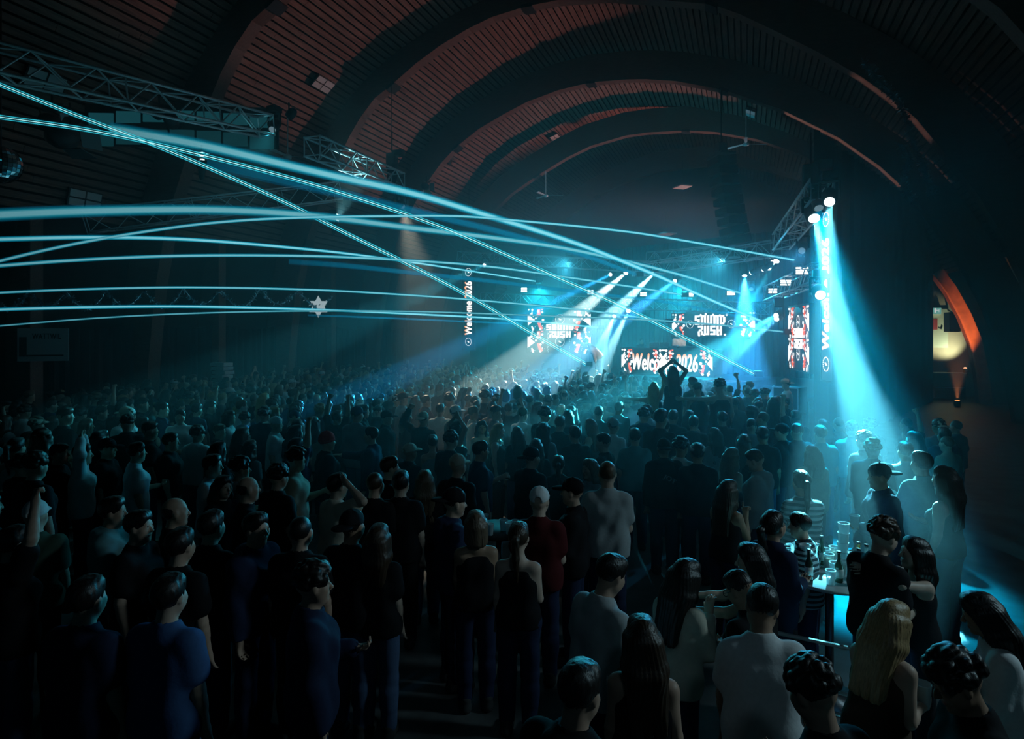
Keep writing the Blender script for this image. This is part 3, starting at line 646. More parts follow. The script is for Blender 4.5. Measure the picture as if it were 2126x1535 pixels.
# ------------------------------------------------------------------ figures: one smooth skin grown from blended limbs
V = lambda *a: np.array(a, dtype=np.float64)
def nrm(v): return v/(np.linalg.norm(v)+1e-12)
def rx(a): c, s = math.cos(a), math.sin(a); return np.array([[1, 0, 0], [0, c, -s], [0, s, c]])
def ry(a): c, s = math.cos(a), math.sin(a); return np.array([[c, 0, s], [0, 1, 0], [-s, 0, c]])
def rz(a): c, s = math.cos(a), math.sin(a); return np.array([[c, -s, 0], [s, c, 0], [0, 0, 1]])
class Field:
    def __init__(s, lo, hi, h):
        s.h = h; s.lo = np.array(lo, float); s.n = np.ceil((np.array(hi, float)-s.lo)/h).astype(int)+1
        s.D = np.full(tuple(s.n), .25, dtype=np.float32); s.ax = [s.lo[i]+h*np.arange(s.n[i]) for i in range(3)]
    def win(s, lo, hi):
        a = np.maximum(np.floor((np.array(lo)-s.lo)/s.h).astype(int), 0); b = np.minimum(np.ceil((np.array(hi)-s.lo)/s.h).astype(int)+1, s.n)
        if np.any(b <= a): return None
        sl = tuple(slice(a[i], b[i]) for i in range(3))
        return sl, s.ax[0][sl[0]][:, None, None], s.ax[1][sl[1]][None, :, None], s.ax[2][sl[2]][None, None, :]
    def put(s, sl, d, k, sub):
        A = s.D[sl]; d = d.astype(np.float32)
        if sub: d = -d; h = np.maximum(k-np.abs(A-d), 0)/k; s.D[sl] = np.maximum(A, d)+h*h*k*.25
        else: h = np.maximum(k-np.abs(A-d), 0)/k; s.D[sl] = np.minimum(A, d)-h*h*k*.25
    def cone(s, a, b, ra, rb=None, k=.02, sub=False, sc=None):
        """A rounded limb from a to b; sc flattens it along y."""
        rb = ra if rb is None else rb; r = max(ra, rb); m = r*1.1+k+3*s.h
        wn = s.win(np.minimum(a, b)-m, np.maximum(a, b)+m)
        if wn is None: return
        sl, X, Y, Z = wn; ab = b-a; L2 = max(ab@ab, 1e-9)
        x, y, z = X-a[0], Y-a[1], Z-a[2]
        t = np.clip((x*ab[0]+y*ab[1]+z*ab[2])/L2, 0, 1)
        d = np.sqrt((x-t*ab[0])**2+(y-t*ab[1])**2+(z-t*ab[2])**2)-(ra+(rb-ra)*t)
        s.put(sl, d, k, sub)
    def ell(s, c, r, R=None, k=.02, sub=False):
        r = np.array(r, float); m = r.max()+k+3*s.h; wn = s.win(c-m, c+m)
        if wn is None: return
        sl, X, Y, Z = wn; x, y, z = np.broadcast_arrays(X-c[0], Y-c[1], Z-c[2])
        if R is not None: x, y, z = (R[0, 0]*x+R[1, 0]*y+R[2, 0]*z, R[0, 1]*x+R[1, 1]*y+R[2, 1]*z, R[0, 2]*x+R[1, 2]*y+R[2, 2]*z)
        k0 = np.sqrt((x/r[0])**2+(y/r[1])**2+(z/r[2])**2); k1 = np.sqrt((x/r[0]**2)**2+(y/r[1]**2)**2+(z/r[2]**2)**2)+1e-9
        s.put(sl, k0*(k0-1)/k1, k, sub)
    def plane(s, p, n):
        """Keep only what lies behind the plane."""
        d = (s.ax[0][:, None, None]-p[0])*n[0]+(s.ax[1][None, :, None]-p[1])*n[1]+(s.ax[2][None, None, :]-p[2])*n[2]
        s.D = np.maximum(s.D, d.astype(np.float32))
    def ripple(s, fn): s.D += fn(s.ax[0][:, None, None], s.ax[1][None, :, None], s.ax[2][None, None, :]).astype(np.float32)
    def mesh(s, name, mats):
        D = s.D; D[0] = D[-1] = .1; D[:, 0] = D[:, -1] = .1; D[:, :, 0] = D[:, :, -1] = .1
        I = D < 0; nx, ny, nz = D.shape
        c = np.zeros((nx-1, ny-1, nz-1), np.uint8)
        for i in (0, 1):
            for j in (0, 1):
                for k in (0, 1): c += I[i:nx-1+i, j:ny-1+j, k:nz-1+k]
        act = np.argwhere((c > 0) & (c < 8)); n = len(act)
        idx = np.full(c.shape, -1, np.int32); idx[act[:, 0], act[:, 1], act[:, 2]] = np.arange(n)
        corner = [(i, j, k) for i in (0, 1) for j in (0, 1) for k in (0, 1)]
        val = np.stack([D[act[:, 0]+i, act[:, 1]+j, act[:, 2]+k] for i, j, k in corner], 1)
        pos = np.zeros((n, 3)); cnt = np.zeros(n)
        for a in range(8):
            for ax in range(3):
                if corner[a][ax] == 0:
                    b = a+(4, 2, 1)[ax]; va, vb = val[:, a], val[:, b]; m = (va < 0) != (vb < 0)
                    t = va[m]/(va[m]-vb[m]); q = np.repeat(np.array(corner[a], float)[None], m.sum(), 0); q[:, ax] += t
                    pos[m] += q; cnt[m] += 1
        co = s.lo+(act+pos/cnt[:, None])*s.h
        quads = []
        for ax in range(3):
            sl0 = [slice(None)]*3; sl1 = [slice(None)]*3; sl0[ax] = slice(0, -1); sl1[ax] = slice(1, None)
            e = np.argwhere(I[tuple(sl0)] != I[tuple(sl1)]); u, v = (ax+1) % 3, (ax+2) % 3
            e = e[(e[:, u] > 0) & (e[:, v] > 0) & (e[:, u] < D.shape[u]-1) & (e[:, v] < D.shape[v]-1)]
            ins = I[e[:, 0], e[:, 1], e[:, 2]]; q = []
            for du, dv in ((0, 0), (-1, 0), (-1, -1), (0, -1)):
                g = e.copy(); g[:, u] += du; g[:, v] += dv; q.append(idx[g[:, 0], g[:, 1], g[:, 2]])
            q = np.stack(q, 1); q[~ins] = q[~ins][:, ::-1]; quads.append(q)
        Q = np.concatenate(quads) if quads else np.zeros((0, 4), int)
        me = bpy.data.meshes.new(name); me.vertices.add(n); me.vertices.foreach_set('co', co.astype(np.float32).ravel())
        me.loops.add(len(Q)*4); me.loops.foreach_set('vertex_index', Q.astype(np.int32).ravel())
        me.polygons.add(len(Q)); me.polygons.foreach_set('loop_start', np.arange(len(Q), dtype=np.int32)*4); me.polygons.foreach_set('loop_total', np.full(len(Q), 4, np.int32))
        me.polygons.foreach_set('use_smooth', np.ones(len(Q), bool)); me.update(calc_edges=True)
        for m in mats: me.materials.append(m)
        return me, co, Q
def figure(P_):
    """Joints of a pose. The figure faces +y; x to its right."""
    F = P_.get('sex', 'm') == 'f'; J = {'F': F}
    lean = math.radians(P_.get('lean', 0)); side = math.radians(P_.get('side', 0)); tw = math.radians(P_.get('twist', 0))
    M = ry(side) @ rx(-lean) @ rz(tw); J['M'] = M
    pel = V(0, 0, P_.get('pel', .95)); J['pel'] = pel
    wS = .140 if F else .163
    J['chest'] = pel+M @ V(0, .0, .33); J['neck'] = pel+M @ V(0, -.012, .535)
    hy, hp, hr = (math.radians(a) for a in P_.get('head', (0, 0, 0)))
    Mh = M @ rz(hy) @ rx(-hp) @ ry(hr); J['Mh'] = Mh; J['head'] = J['neck']+M @ V(0, .012, .04)+Mh @ V(0, .018, .105)
    for sd, s in (('R', 1), ('L', -1)):
        u, f = P_.get('arm'+sd, ((.12, .02, -1), (.05, .25, -1)))
        u = nrm(V(u[0]*s, u[1], u[2])); f = nrm(V(f[0]*s, f[1], f[2])); u = M @ u; f = M @ f
        lift = max(0, u[2])
        sh = pel+M @ V(s*(wS-.02*lift), -.012, .438+.065*lift)
        J['sh'+sd] = sh; J['el'+sd] = sh+u*(.28 if not F else .26); J['wr'+sd] = J['el'+sd]+f*(.25 if not F else .235)
        J['f'+sd] = f; J['hand'+sd] = P_.get('hand'+sd, 'relax'); J['u'+sd] = u
        J['hip'+sd] = pel+V(s*.09, 0, -.02)
        kn, an = P_.get('leg'+sd, ((.02, .02, -1), (0, -.03, -1)))
        J['kn'+sd] = J['hip'+sd]+nrm(V(kn[0]*s, kn[1], kn[2]))*.44; J['an'+sd] = J['kn'+sd]+nrm(V(an[0]*s, an[1], an[2]))*.42
    return J
def hand_frame(J, s):
    f = J['f'+s]; up = J['M'] @ V(0, 1, 0)
    if abs(f @ up) > .9: up = J['M'] @ V(0, 0, 1)
    sg = 1 if s == 'R' else -1
    x = nrm(np.cross(f, up)); n = np.cross(x, f)           # n: the way the palm closes
    th = -x*sg if (x @ (J['M'] @ V(1, 0, 0)))*1 > 0 else x*sg
    return f, x, n, th
def body_field(J, h):
    pts = np.array([J[k] for k in J if isinstance(J[k], np.ndarray) and J[k].shape == (3,) and k[0] not in 'fu'])
    f = Field(pts.min(0)-.27, pts.max(0)+.27, h); M = J['M']; F = J['F']; pel = J['pel']
    T = lambda x, y, z: pel+M @ V(x, y, z)
    c = f.cone
    w = .9 if F else 1.0
    c(T(-.07*w, 0, .0), T(.07*w, 0, .0), .110, k=.04)
    c(T(-.055, 0, .14), T(.055, 0, .14), .098*w, k=.07)
    c(T(-.07*w, .005, .29), T(.07*w, .005, .29), .112*w, k=.07)
    c(T(-.075*w, -.012, .38), T(.075*w, -.012, .38), .085*w, k=.07)
    if F:
        for s in (-1, 1): f.ell(T(s*.065, .095, .32), (.055, .05, .055), M, .03)
    else:
        c(T(-.07, .075, .36), T(.07, .075, .36), .045, k=.06)
    for s in 'RL':
        c(T(0, -.018, .50), J['sh'+s], .045*w, .052*w, k=.06)
        c(J['sh'+s], J['el'+s], .058*w, .043*w, k=.04); c(J['el'+s], J['wr'+s], .043*w, .028*w, k=.02)
        c(J['el'+s]*.75+J['wr'+s]*.25, J['el'+s]*.6+J['wr'+s]*.4, .043*w, .038*w, k=.02)
        c(J['hip'+s], J['kn'+s], .084, .055, k=.05); c(J['kn'+s], J['an'+s], .056, .038, k=.03)
        c(J['kn'+s]*.75+J['an'+s]*.25+V(0, -.015, 0), J['kn'+s]*.55+J['an'+s]*.45+V(0, -.01, 0), .052, .045, k=.04)
        a = J['an'+s]; c(a+V(0, -.03, -.045), a+V(0, .12, -.058), .032, .026, k=.03)
        # hand
        fd, x, n, th = hand_frame(J, s); W = J['wr'+s]; kk = max(.008, h*.8); pose = J['hand'+s]
        fr = max(.0085, h*.72)
        c(W, W+fd*.03, .026, .028, k=.02)
        for o in (-.022, 0, .022): c(W+fd*.02+x*o*.8, W+fd*.085+x*o*1.15, .015, .0135, k=.012)
        cu = {'relax': (.35, .5), 'open': (-.05, .1), 'fist': (1.4, 1.5), 'cup': (.75, .9), 'point': (1.4, 1.5)}[pose]
        for i, (o, l) in enumerate(((-.033, .055), (-.011, .072), (.011, .076), (.033, .066))):
            if (x @ th) < 0: l = (.066, .076, .072, .055)[i]
            c1, c2 = cu
            if pose == 'point' and ((i == 3) == ((x @ th) > 0) and i in (0, 3)): c1, c2 = 0, .05
            spread = (.10 if pose == 'open' else .03)*o/.033
            k0 = W+fd*.088+x*o; d1 = nrm(fd*math.cos(c1)+n*math.sin(c1)+x*spread); k1 = k0+d1*l*.52
            d2 = nrm(fd*math.cos(c1+c2)+n*math.sin(c1+c2)+x*spread); k2 = k1+d2*l*.48
            c(k0, k1, fr*1.08, fr, k=kk*.6); c(k1, k2, fr, fr*.85, k=kk*.5)
        t0 = W+fd*.028+th*.024; d1 = nrm(fd*.75+th*.7+n*(.45 if pose != 'open' else .1)); t1 = t0+d1*.045
        d2 = nrm(fd*.9+th*(.15 if pose in ('cup', 'fist') else .45)+n*(.7 if pose in ('cup', 'fist') else .15)); c(t0, t1, fr*1.4, fr*1.2, k=kk); c(t1, t1+d2*.035, fr*1.15, fr*.95, k=kk*.6)
    # neck and head
    Mh = J['Mh']; H = J['head']; Q = lambda x, y, z: H+Mh @ V(x, y, z)
    c(J['neck']+M @ V(0, -.005, -.05), Q(0, -.015, -.06), .062*w, .055*w, k=.035)
    f.ell(Q(0, -.018, .03), (.077, .097, .094), Mh, .02); 
    c(Q(0, .018, -.02), Q(0, .038, -.085), .062, .040 if F else .045, k=.03)
    c(Q(-.035, .025, -.05), Q(.035, .025, -.05), .035 if F else .04, k=.03)
    c(Q(0, .082, .012), Q(0, .106, -.026), .008, .0125, k=.012); c(Q(-.012, .095, -.03), Q(.012, .095, -.03), .008, k=.008)
    c(Q(-.036, .070, .030), Q(.036, .070, .030), .013, k=.014)
    for s in (-1, 1):
        f.ell(Q(s*.032, .090, .010), (.017, .013, .010), Mh, .008, True)
        f.ell(Q(s*.031, .074, .008), (.0125, .0115, .0115), Mh, .003)
        f.ell(Q(s*.077, -.008, -.002), (.012, .021, .034), Mh @ rz(-s*.35), .008)
        c(Q(s*.045, .055, -.018), Q(s*.04, .05, -.03), .026, k=.03)
    c(Q(-.020, .084, -.056), Q(.020, .084, -.056), .0075, k=.006); c(Q(-.016, .083, -.067), Q(.016, .083, -.067), .0085, k=.006)
    f.ell(Q(0, .095, -.0615), (.022, .006, .0022), Mh, .003, True)
    f.ell(Q(0, .07, -.10), (.018, .016, .014), Mh, .02)
    return f
M_skin = mat('skin', (.6, .4, .3), .5, objcol=True, noise=.08, nscale=14, spec=.35)
M_eye = mat('eye', (.03, .025, .02), .15); M_lip = mat('lip', (.36, .13, .11), .4)
M_fab = mat('cotton', (.5, .5, .5), .85, objcol=True, noise=.05, nscale=40, bump=.08, spec=.15)
M_hair = mat('hair', (.1, .07, .05), .42, objcol=True, noise=.3, nscale=60, stretch=(3, 3, .35), bump=.15, spec=.5)
def stripes(name, a, b, per, axis=2):
    if name in MATS: return MATS[name]
    m, nt, p = nodes_of(name); tc = nt.nodes.new('ShaderNodeTexCoord'); wv = nt.nodes.new('ShaderNodeTexWave'); rp = nt.nodes.new('ShaderNodeValToRGB')
    wv.wave_type = 'BANDS'; wv.bands_direction = 'XYZ'[axis]; wv.inputs['Scale'].default_value = 1/per*.314; wv.inputs['Distortion'].default_value = .6; wv.inputs['Detail Scale'].default_value = .4
    rp.color_ramp.interpolation = 'CONSTANT'; rp.color_ramp.elements[0].color = (*a, 1); rp.color_ramp.elements[1].color = (*b, 1); rp.color_ramp.elements[1].position = .5
    nt.links.new(tc.outputs['Object'], wv.inputs[0]); nt.links.new(wv.outputs[0], rp.inputs[0]); nt.links.new(rp.outputs[0], p.inputs['Base Color']); p.inputs['Roughness'].default_value = .9
    MATS[name] = m; return m
def folds(seed, amp):
    r = random.Random(seed); a = [r.uniform(0, 6) for _ in range(6)]
    def fn(x, y, z):
        return amp*(np.sin(24*x+7*y+9*z+a[0]+1.5*np.sin(11*z+a[1])+1.2*np.sin(13*y+a[2]))*.5+np.sin(22*z-30*x+15*y+a[3]+2*np.sin(9*x+a[4]))*.5)
    return fn
BODY = {}
def body_meshes(key, P_, h):
    """Skin, top and trousers of one pose, made once and shared."""
    kind = P_.get('top', 'tee'); kk = (key, kind, P_.get('bottom', 'jeans'), h)
    if kk in BODY: return BODY[kk]
    J = figure(P_); M = J['M']; F = J['F']; pel = J['pel']; w = .9 if F else 1.0
    T = lambda x, y, z: pel+M @ V(x, y, z)
    f = body_field(J, h); me, co, Q = f.mesh('person_body', [M_skin, M_eye, M_lip])
    if h < .013:
        ctr = co[Q].mean(1); mi = np.zeros(len(Q), np.int32); Hq = (ctr-J['head']) @ J['Mh']
        for s in (-1, 1): mi[np.sum((Hq-V(s*.031, .088, .009))**2/np.array([.011, .02, .0055])**2, 1) < 1] = 1
        mi[np.sum((Hq-V(0, .088, -.0615))**2/np.array([.025, .025, .012])**2, 1) < 1] = 2
        me.polygons.foreach_set('material_index', mi)
    seed = str(kk)
    pts = np.array([J[k] for k in ('shR', 'shL', 'elR', 'elL', 'wrR', 'wrL', 'neck')]+[pel])
    g = Field(np.minimum(pts.min(0), pel-V(.2, .2, .12))-.16, np.maximum(pts.max(0), pel+V(.2, .2, 0))+.14, h); c = g.cone
    ex = {'tank': .009, 'tee': .02, 'long': .02, 'hoodie': .032, 'jacket': .03, 'crop': .010}[kind]
    hem = {'tank': -.04, 'tee': -.085, 'long': -.09, 'hoodie': -.08, 'jacket': -.13, 'crop': .16}[kind]
    fl = 1.0 if kind in ('tank', 'crop') else 1.06
    c(T(-.075*w*fl, 0, -.04), T(.075*w*fl, 0, -.04), .119+ex, k=.05)
    c(T(-.064*fl, 0, .14), T(.064*fl, 0, .14), .106*w*fl+ex, k=.09); c(T(-.07*w*fl, 0, .05), T(.07*w*fl, 0, .05), .112+ex, k=.06)
    c(T(-.072*w, .005, .29), T(.072*w, .005, .29), .116*w+ex, k=.08)
    c(T(-.075*w, -.012, .375), T(.075*w, -.012, .375), .085*w+ex, k=.07)
    if not F: c(T(-.07, .075, .35), T(.07, .075, .35), .048+ex, k=.08)
    if F:
        for s in (-1, 1): g.ell(T(s*.065, .095, .32), (.058+ex, .053+ex*.6, .055+ex), M, .05)
    for s in 'RL':
        sh, el, wr = J['sh'+s], J['el'+s], J['wr'+s]
        if kind in ('tank', 'crop'): continue
        c(T(0, -.018, .492), sh, .036*w+ex, .046*w+ex, k=.06)
        if kind == 'tee': c(sh, sh+(el-sh)*.62, .052*w+ex, .058*w+ex, k=.04)
        else:
            c(sh, el, .052*w+ex, .046*w+ex, k=.04); c(el, el+(wr-el)*.93, .050*w+ex, .036*w+ex*.8, k=.03)
    if kind == 'hoodie':
        for a in np.linspace(0, 2*PI, 12, False): 
            q = T(.085*math.sin(a), -.035+.075*math.cos(a), .50-.02*math.cos(a)); q2 = T(.085*math.sin(a+.55), -.035+.075*math.cos(a+.55), .50-.02*math.cos(a+.55)); c(q, q2, .032, k=.02)
        g.ell(T(0, -.125, .43), (.10, .05, .10), M, .04)
    g.ripple(folds(seed, .0025 if kind in ('tank', 'crop') else .006))
    if kind in ('tank', 'crop'):
        for s in 'RL': g.ell(J['sh'+s]+M @ V(.012 if s == 'R' else -.012, .0, .02), (.062, .13, .105), M, .01, True)
        g.ell(T(0, .05, .52), (.085, .17, .10), M, .015, True)
    else: c(T(0, -.02, .46), T(0, -.008, .515), .075+ex*.4, .066+ex*.4, k=.05); g.ell(T(0, .010, .575), (.066, .072, .055), M, .012, True)
    nz = M @ V(0, 0, 1); g.plane(T(0, 0, hem), -nz)
    tm, _, _ = g.mesh(kind, [M_fab])
    # trousers
    pts = np.array([J['hipR'], J['hipL'], J['knR'], J['knL'], J['anR'], J['anL']])
    t = Field(pts.min(0)-.2, pts.max(0)+V(.2, .2, .24), h); c = t.cone; bk = P_.get('bottom', 'jeans')
    c(T(-.072*w, 0, .0), T(.072*w, 0, .0), .119, k=.04); c(T(-.06, 0, .08), T(.06, 0, .08), .108, k=.06)
    for s in 'RL':
        if bk == 'skirt': c(J['hip'+s], J['hip'+s]*.35+J['kn'+s]*.65+V(0, 0, 0), .11, .12, k=.10)
        elif bk == 'shorts': c(J['hip'+s], J['hip'+s]*.15+J['kn'+s]*.85, .104, .085, k=.05)
        else:
            c(J['hip'+s], J['kn'+s], .101, .076, k=.05); c(J['kn'+s], J['kn'+s]*.08+J['an'+s]*.92, .077, .068, k=.03); c(J['kn'+s]*.75+J['an'+s]*.25+V(0, -.015, 0), J['kn'+s]*.5+J['an'+s]*.5+V(0, -.01, 0), .072, .066, k=.04)
    t.ripple(folds(seed+'t', .004)); t.plane(T(0, 0, .115), nz)
    bm_, _, _ = t.mesh(bk, [M_fab])
    BODY[kk] = (me, tm, bm_, J); return BODY[kk]
# ------------------------------------------------------------------ hair and hats, in the frame of the head
HAIR = {}
def hair_mesh(kind, h=.0075):
    if (kind, h) in HAIR: return HAIR[(kind, h)]
    f = Field((-.2, -.26, -.56 if kind in ('long', 'wavy', 'pony', 'curlylong', 'braid') else -.24), (.2, .18, .22), h); c = f.cone; e = f.ell
    r = random.Random(kind)
    amp, fr = .003, 60
    if kind == 'buzz': e(V(0, -.020, .036), (.081, .101, .094)); amp = .0008
    elif kind == 'bald': e(V(0, -.03, .02), (.078, .09, .08)); amp = .0005
    elif kind == 'fade': e(V(0, -.016, .040), (.081, .100, .100)); e(V(0, .0, .085), (.078, .098, .055), None, .02); amp = .003
    elif kind in ('curly', 'mop'):
        e(V(0, -.014, .05), (.090, .108, .100))
        for _ in range(90 if kind == 'curly' else 46):
            a = r.uniform(0, 2*PI); z = r.uniform(-.25, 1); q = math.sqrt(1-z*z); e(V(.088*q*math.cos(a), -.014+.106*q*math.sin(a), .05+.1*z), (.021,)*3 if kind == 'curly' else (.03, .03, .022), None, .008)
        amp = .001
    else: e(V(0, -.020, .040), (.087, .105, .098)); c(V(-.03, .035, .095), V(.03, .035, .095), .032, k=.05)
    if kind in ('short', 'fade', 'buzz', 'curly', 'mop', 'bald'):
        f.ell(V(0, .125, -.012), (.086, .078, .098), None, .014, True); f.ell(V(0, .05, -.13), (.15, .12, .12), None, .012, True)
        z0 = -.055 if kind != 'fade' else -.01
        f.plane(V(0, -.06, z0), V(0, .35, -1)/1.06)
    if kind == 'bob':
        for s in (-1, 1):
            for y in (-.06, -.02, .015): c(V(s*.078, y, .03), V(s*.085, y-.01, -.12), .026, .022, k=.03)
        c(V(-.05, -.095, 0), V(-.05, -.10, -.13), .035, k=.03); c(V(.05, -.095, 0), V(.05, -.10, -.13), .035, k=.03); c(V(0, -.105, 0), V(0, -.112, -.13), .038, k=.04)
        f.ell(V(0, .11, -.04), (.068, .085, .105), None, .012, True)
    if kind in ('long', 'wavy', 'curlylong'):
        for s in (-1, 1):
            for y, l in ((-.07, .44), (-.035, .42), (.0, .36), (.02, .27)):
                c(V(s*.075, y, .02), V(s*.088, y-.03, -.12), .028, .03, k=.03); c(V(s*.088, y-.03, -.12), V(s*.085, y-.055, -l), .032, .014, k=.03)
        for x in (-.045, 0, .045): c(V(x, -.095, .0), V(x*1.2, -.125, -.16), .04, .035, k=.04); c(V(x*1.2, -.125, -.16), V(x*1.1, -.115, -.45), .036, .016, k=.04)
        f.ell(V(0, .115, -.05), (.066, .09, .12), None, .012, True); f.ell(V(0, .02, -.20), (.062, .085, .11), None, .02, True)
        amp = .0022
        if kind == 'curlylong':
            for _ in range(150):
                a = r.uniform(PI*.95, PI*2.05); z = r.uniform(-.38, .06); c0 = V(.10*math.cos(a), -.03+.10*math.sin(a), z); e(c0, (.022, .022, .026), None, .008)
            amp = .001
    if kind in ('pony', 'bun', 'braid'):
        f.ell(V(0, .112, -.03), (.078, .078, .095), None, .012, True); f.ell(V(0, .05, -.13), (.15, .11, .11), None, .012, True)
        if kind == 'bun': e(V(0, -.12, .075), (.045, .042, .042), None, .01)
        else:
            c(V(0, -.105, .05), V(0, -.165, .03), .026, .03, k=.01); c(V(0, -.165, .03), V(0, -.165, -.12), .033, .03, k=.01); c(V(0, -.165, -.12), V(.01, -.135, -.32), .03, .010, k=.02)
        amp = .0025
    if amp > 0:
        wob = 30 if kind in ('wavy',) else 6
        f.ripple(lambda x, y, z: amp*np.sin(36*np.arctan2(x, -(y+.02)+1e-6)+wob*z*(1 if kind == 'wavy' else .6)+3*np.sin(14*z)))
    me, _, _ = f.mesh('hair', [M_hair]); HAIR[(kind, h)] = me; return me
def cap_meshes(kind):
    if ('cap', kind) in HAIR: return HAIR[('cap', kind)]
    f = Field((-.14, -.16, -.1), (.14, .24, .2), .006); e = f.ell
    if kind == 'beanie':
        e(V(0, -.02, .05), (.095, .113, .112)); f.plane(V(0, 0, .005), V(0, .25, -1)/1.03); f.cone(V(0, -.02, .03), V(0, -.02, .03), .001)
        f.ripple(lambda x, y, z: .0022*np.sin(44*np.arctan2(x, y))); br = None
        g = Field((-.15, -.17, -.06), (.15, .15, .1), .006); g.ell(V(0, -.02, .03), (.101, .119, .06)); g.plane(V(0, 0, .045), V(0, -.1, 1)); g.plane(V(0, 0, .0), V(0, .25, -1)/1.03); g.ripple(lambda x, y, z: .0022*np.sin(44*np.arctan2(x, y)))
        br, _, _ = g.mesh('fold', [M_fab])
    elif kind == 'bucket':
        e(V(0, -.015, .055), (.092, .108, .085)); f.plane(V(0, 0, .03), V(0, 0, -1))
        g = Field((-.2, -.22, -.08), (.2, .2, .1), .006); g.ell(V(0, -.015, .0), (.15, .165, .075)); g.ell(V(0, -.015, -.04), (.145, .16, .08), None, .004, True); g.plane(V(0, 0, .05), V(0, 0, 1)); br, _, _ = g.mesh('brim', [M_fab])
    else:
        e(V(0, -.015, .048), (.092, .112, .098)); f.plane(V(0, 0, .032), V(0, .12, -1)/1.007)
        f.ell(V(0, -.125, .035), (.034, .04, .034), None, .004, True)
        f.ell(V(0, -.015, .146), (.009, .009, .007), None, .004)
        f.ripple(lambda x, y, z: .0012*np.cos(6*np.arctan2(x, y)))
        g = Field((-.12, .04, -.02), (.12, .24, .1), .005); g.ell(V(0, .105, .028), (.082, .095, .024)); g.ell(V(0, .09, .008), (.10, .12, .026), None, .003, True); br, _, _ = g.mesh('brim', [M_fab])
    me, _, _ = f.mesh('cap', [M_fab]); HAIR[('cap', kind)] = (me, br); return me, br
fs = Field((-.1, -.16, -.06), (.1, .22, .14), .008); fs.cone(V(0, -.045, -.0), V(0, .13, -.008), .052, .048, k=.03); fs.cone(V(0, -.03, .02), V(0, -.035, .075), .05, .052, k=.03); fs.plane(V(0, 0, -.03), V(0, 0, -1))
SHOE, _, _ = fs.mesh('shoe', [M_fab])
def m4(R, t): 
    M = Matrix.Identity(4)
    for i in range(3):
        for j in range(3): M[i][j] = R[i, j]
        M[i][3] = t[i]
    return M
def kid(name, me, root, color, M=None):
    o = bpy.data.objects.new(name, me); COL.objects.link(o); o.parent = root; o.color = (*color, 1)
    if M is not None: o.matrix_basis = M
    return o
SK = [(.62, .40, .30), (.55, .34, .25), (.68, .46, .36), (.42, .25, .17), (.6, .42, .33)]
HC = {'dark': (.012, .009, .008), 'brown': (.05, .028, .016), 'blond': (.42, .27, .13), 'light': (.15, .10, .065), 'grey': (.2, .2, .2), 'red': (.2, .05, .02)}
TC = {'white': (.82, .82, .82), 'black': (.012, .012, .014), 'grey': (.24, .25, .27), 'navy': (.02, .03, .07), 'blue': (.06, .13, .3), 'beige': (.48, .40, .30), 'maroon': (.09, .012, .014), 'green': (.06, .11, .08), 'cream': (.62, .56, .45), 'lightgrey': (.45, .47, .48), 'teal': (.15, .32, .34), 'red': (.6, .02, .02), 'denim': (.07, .11, .2), 'brown': (.1, .06, .04)}
NAME_TOP = {'tee': 'tshirt', 'long': 'sweater', 'hoodie': 'hoodie', 'jacket': 'jacket', 'tank': 'tank_top', 'crop': 'crop_top'}
NAME_BOT = {'jeans': 'trousers', 'skirt': 'skirt', 'shorts': 'shorts'}
def person(key, P_, pos, face, scale, hair, hcol, tcol, bcol='denim', skin=0, cap=None, ccol='black', label='', group=None, h=.013, shoes=True, topmat=None, glasses=False, capback=False, sink=True):
    """face: compass direction (radians) that the figure looks in, 0 = +y; the feet stand at pos."""
    me, tm, bm_, J = body_meshes(key, P_, h)
    o = bpy.data.objects.new('person', me); COL.objects.link(o); o.color = (*SK[skin % 5], 1)
    lowest = min(J['anR'][2], J['anL'][2])-.09
    o.matrix_basis = Matrix.Translation(Vector(pos)) @ Matrix.Rotation(face, 4, 'Z') @ Matrix.Scale(scale, 4) @ Matrix.Translation((0, 0, -lowest))
    tag(o, label, 'person', group)
    k = kid(NAME_TOP[P_.get('top', 'tee')], tm, o, TC[tcol])
    if topmat is not None:
        k.material_slots[0].link = 'OBJECT'; k.material_slots[0].material = topmat
    kid(NAME_BOT[P_.get('bottom', 'jeans')], bm_, o, TC[bcol])
    if shoes:
        for s in 'RL': kid('shoe', SHOE, o, (.05, .05, .05), Matrix.Translation(J['an'+s]+V(0, .01, -.055)))
    Mh = m4(J['Mh'], J['head'])
    if hair != 'none': kid('hair', hair_mesh(hair, .0075 if h < .01 else .0100 if h < .013 else .0135), o, HC[hcol], Mh @ Matrix.Scale(.94, 4) if cap else Mh)
    if cap:
        cm, br = cap_meshes(cap); Mc = Mh @ Matrix.Rotation(PI if capback else 0, 4, 'Z')
        if capback: Mc = Mc @ Matrix.Translation((0, .03, 0))
        k = kid('beanie' if cap == 'beanie' else 'hat' if cap == 'bucket' else 'cap', cm, o, TC[ccol], Mc); q = kid('fold' if cap == 'beanie' else 'brim', br, k, TC[ccol])
    if glasses:
        b = MB()
        for s in (-1, 1): b.tube([(s*.033+.026*math.cos(a), .108, .008+.02*math.sin(a)) for a in np.linspace(0, 2*PI, 13)], .0025, 5, False); b.tube([(s*.058, .107, .012), (s*.082, .0, .012)], .0022, 5)
        g = b.build('glasses', M_black, o); g.matrix_basis = Mh
    return o, J
def hand_at(o, J, s, along=.07, out=.035):
    """World point in the grip of a hand and the direction across the palm."""
    fd, x, n, th = hand_frame(J, s); M = o.matrix_basis
    return M @ Vector(J['wr'+s]+fd*along+n*out), (M.to_3x3() @ Vector(x)).normalized()
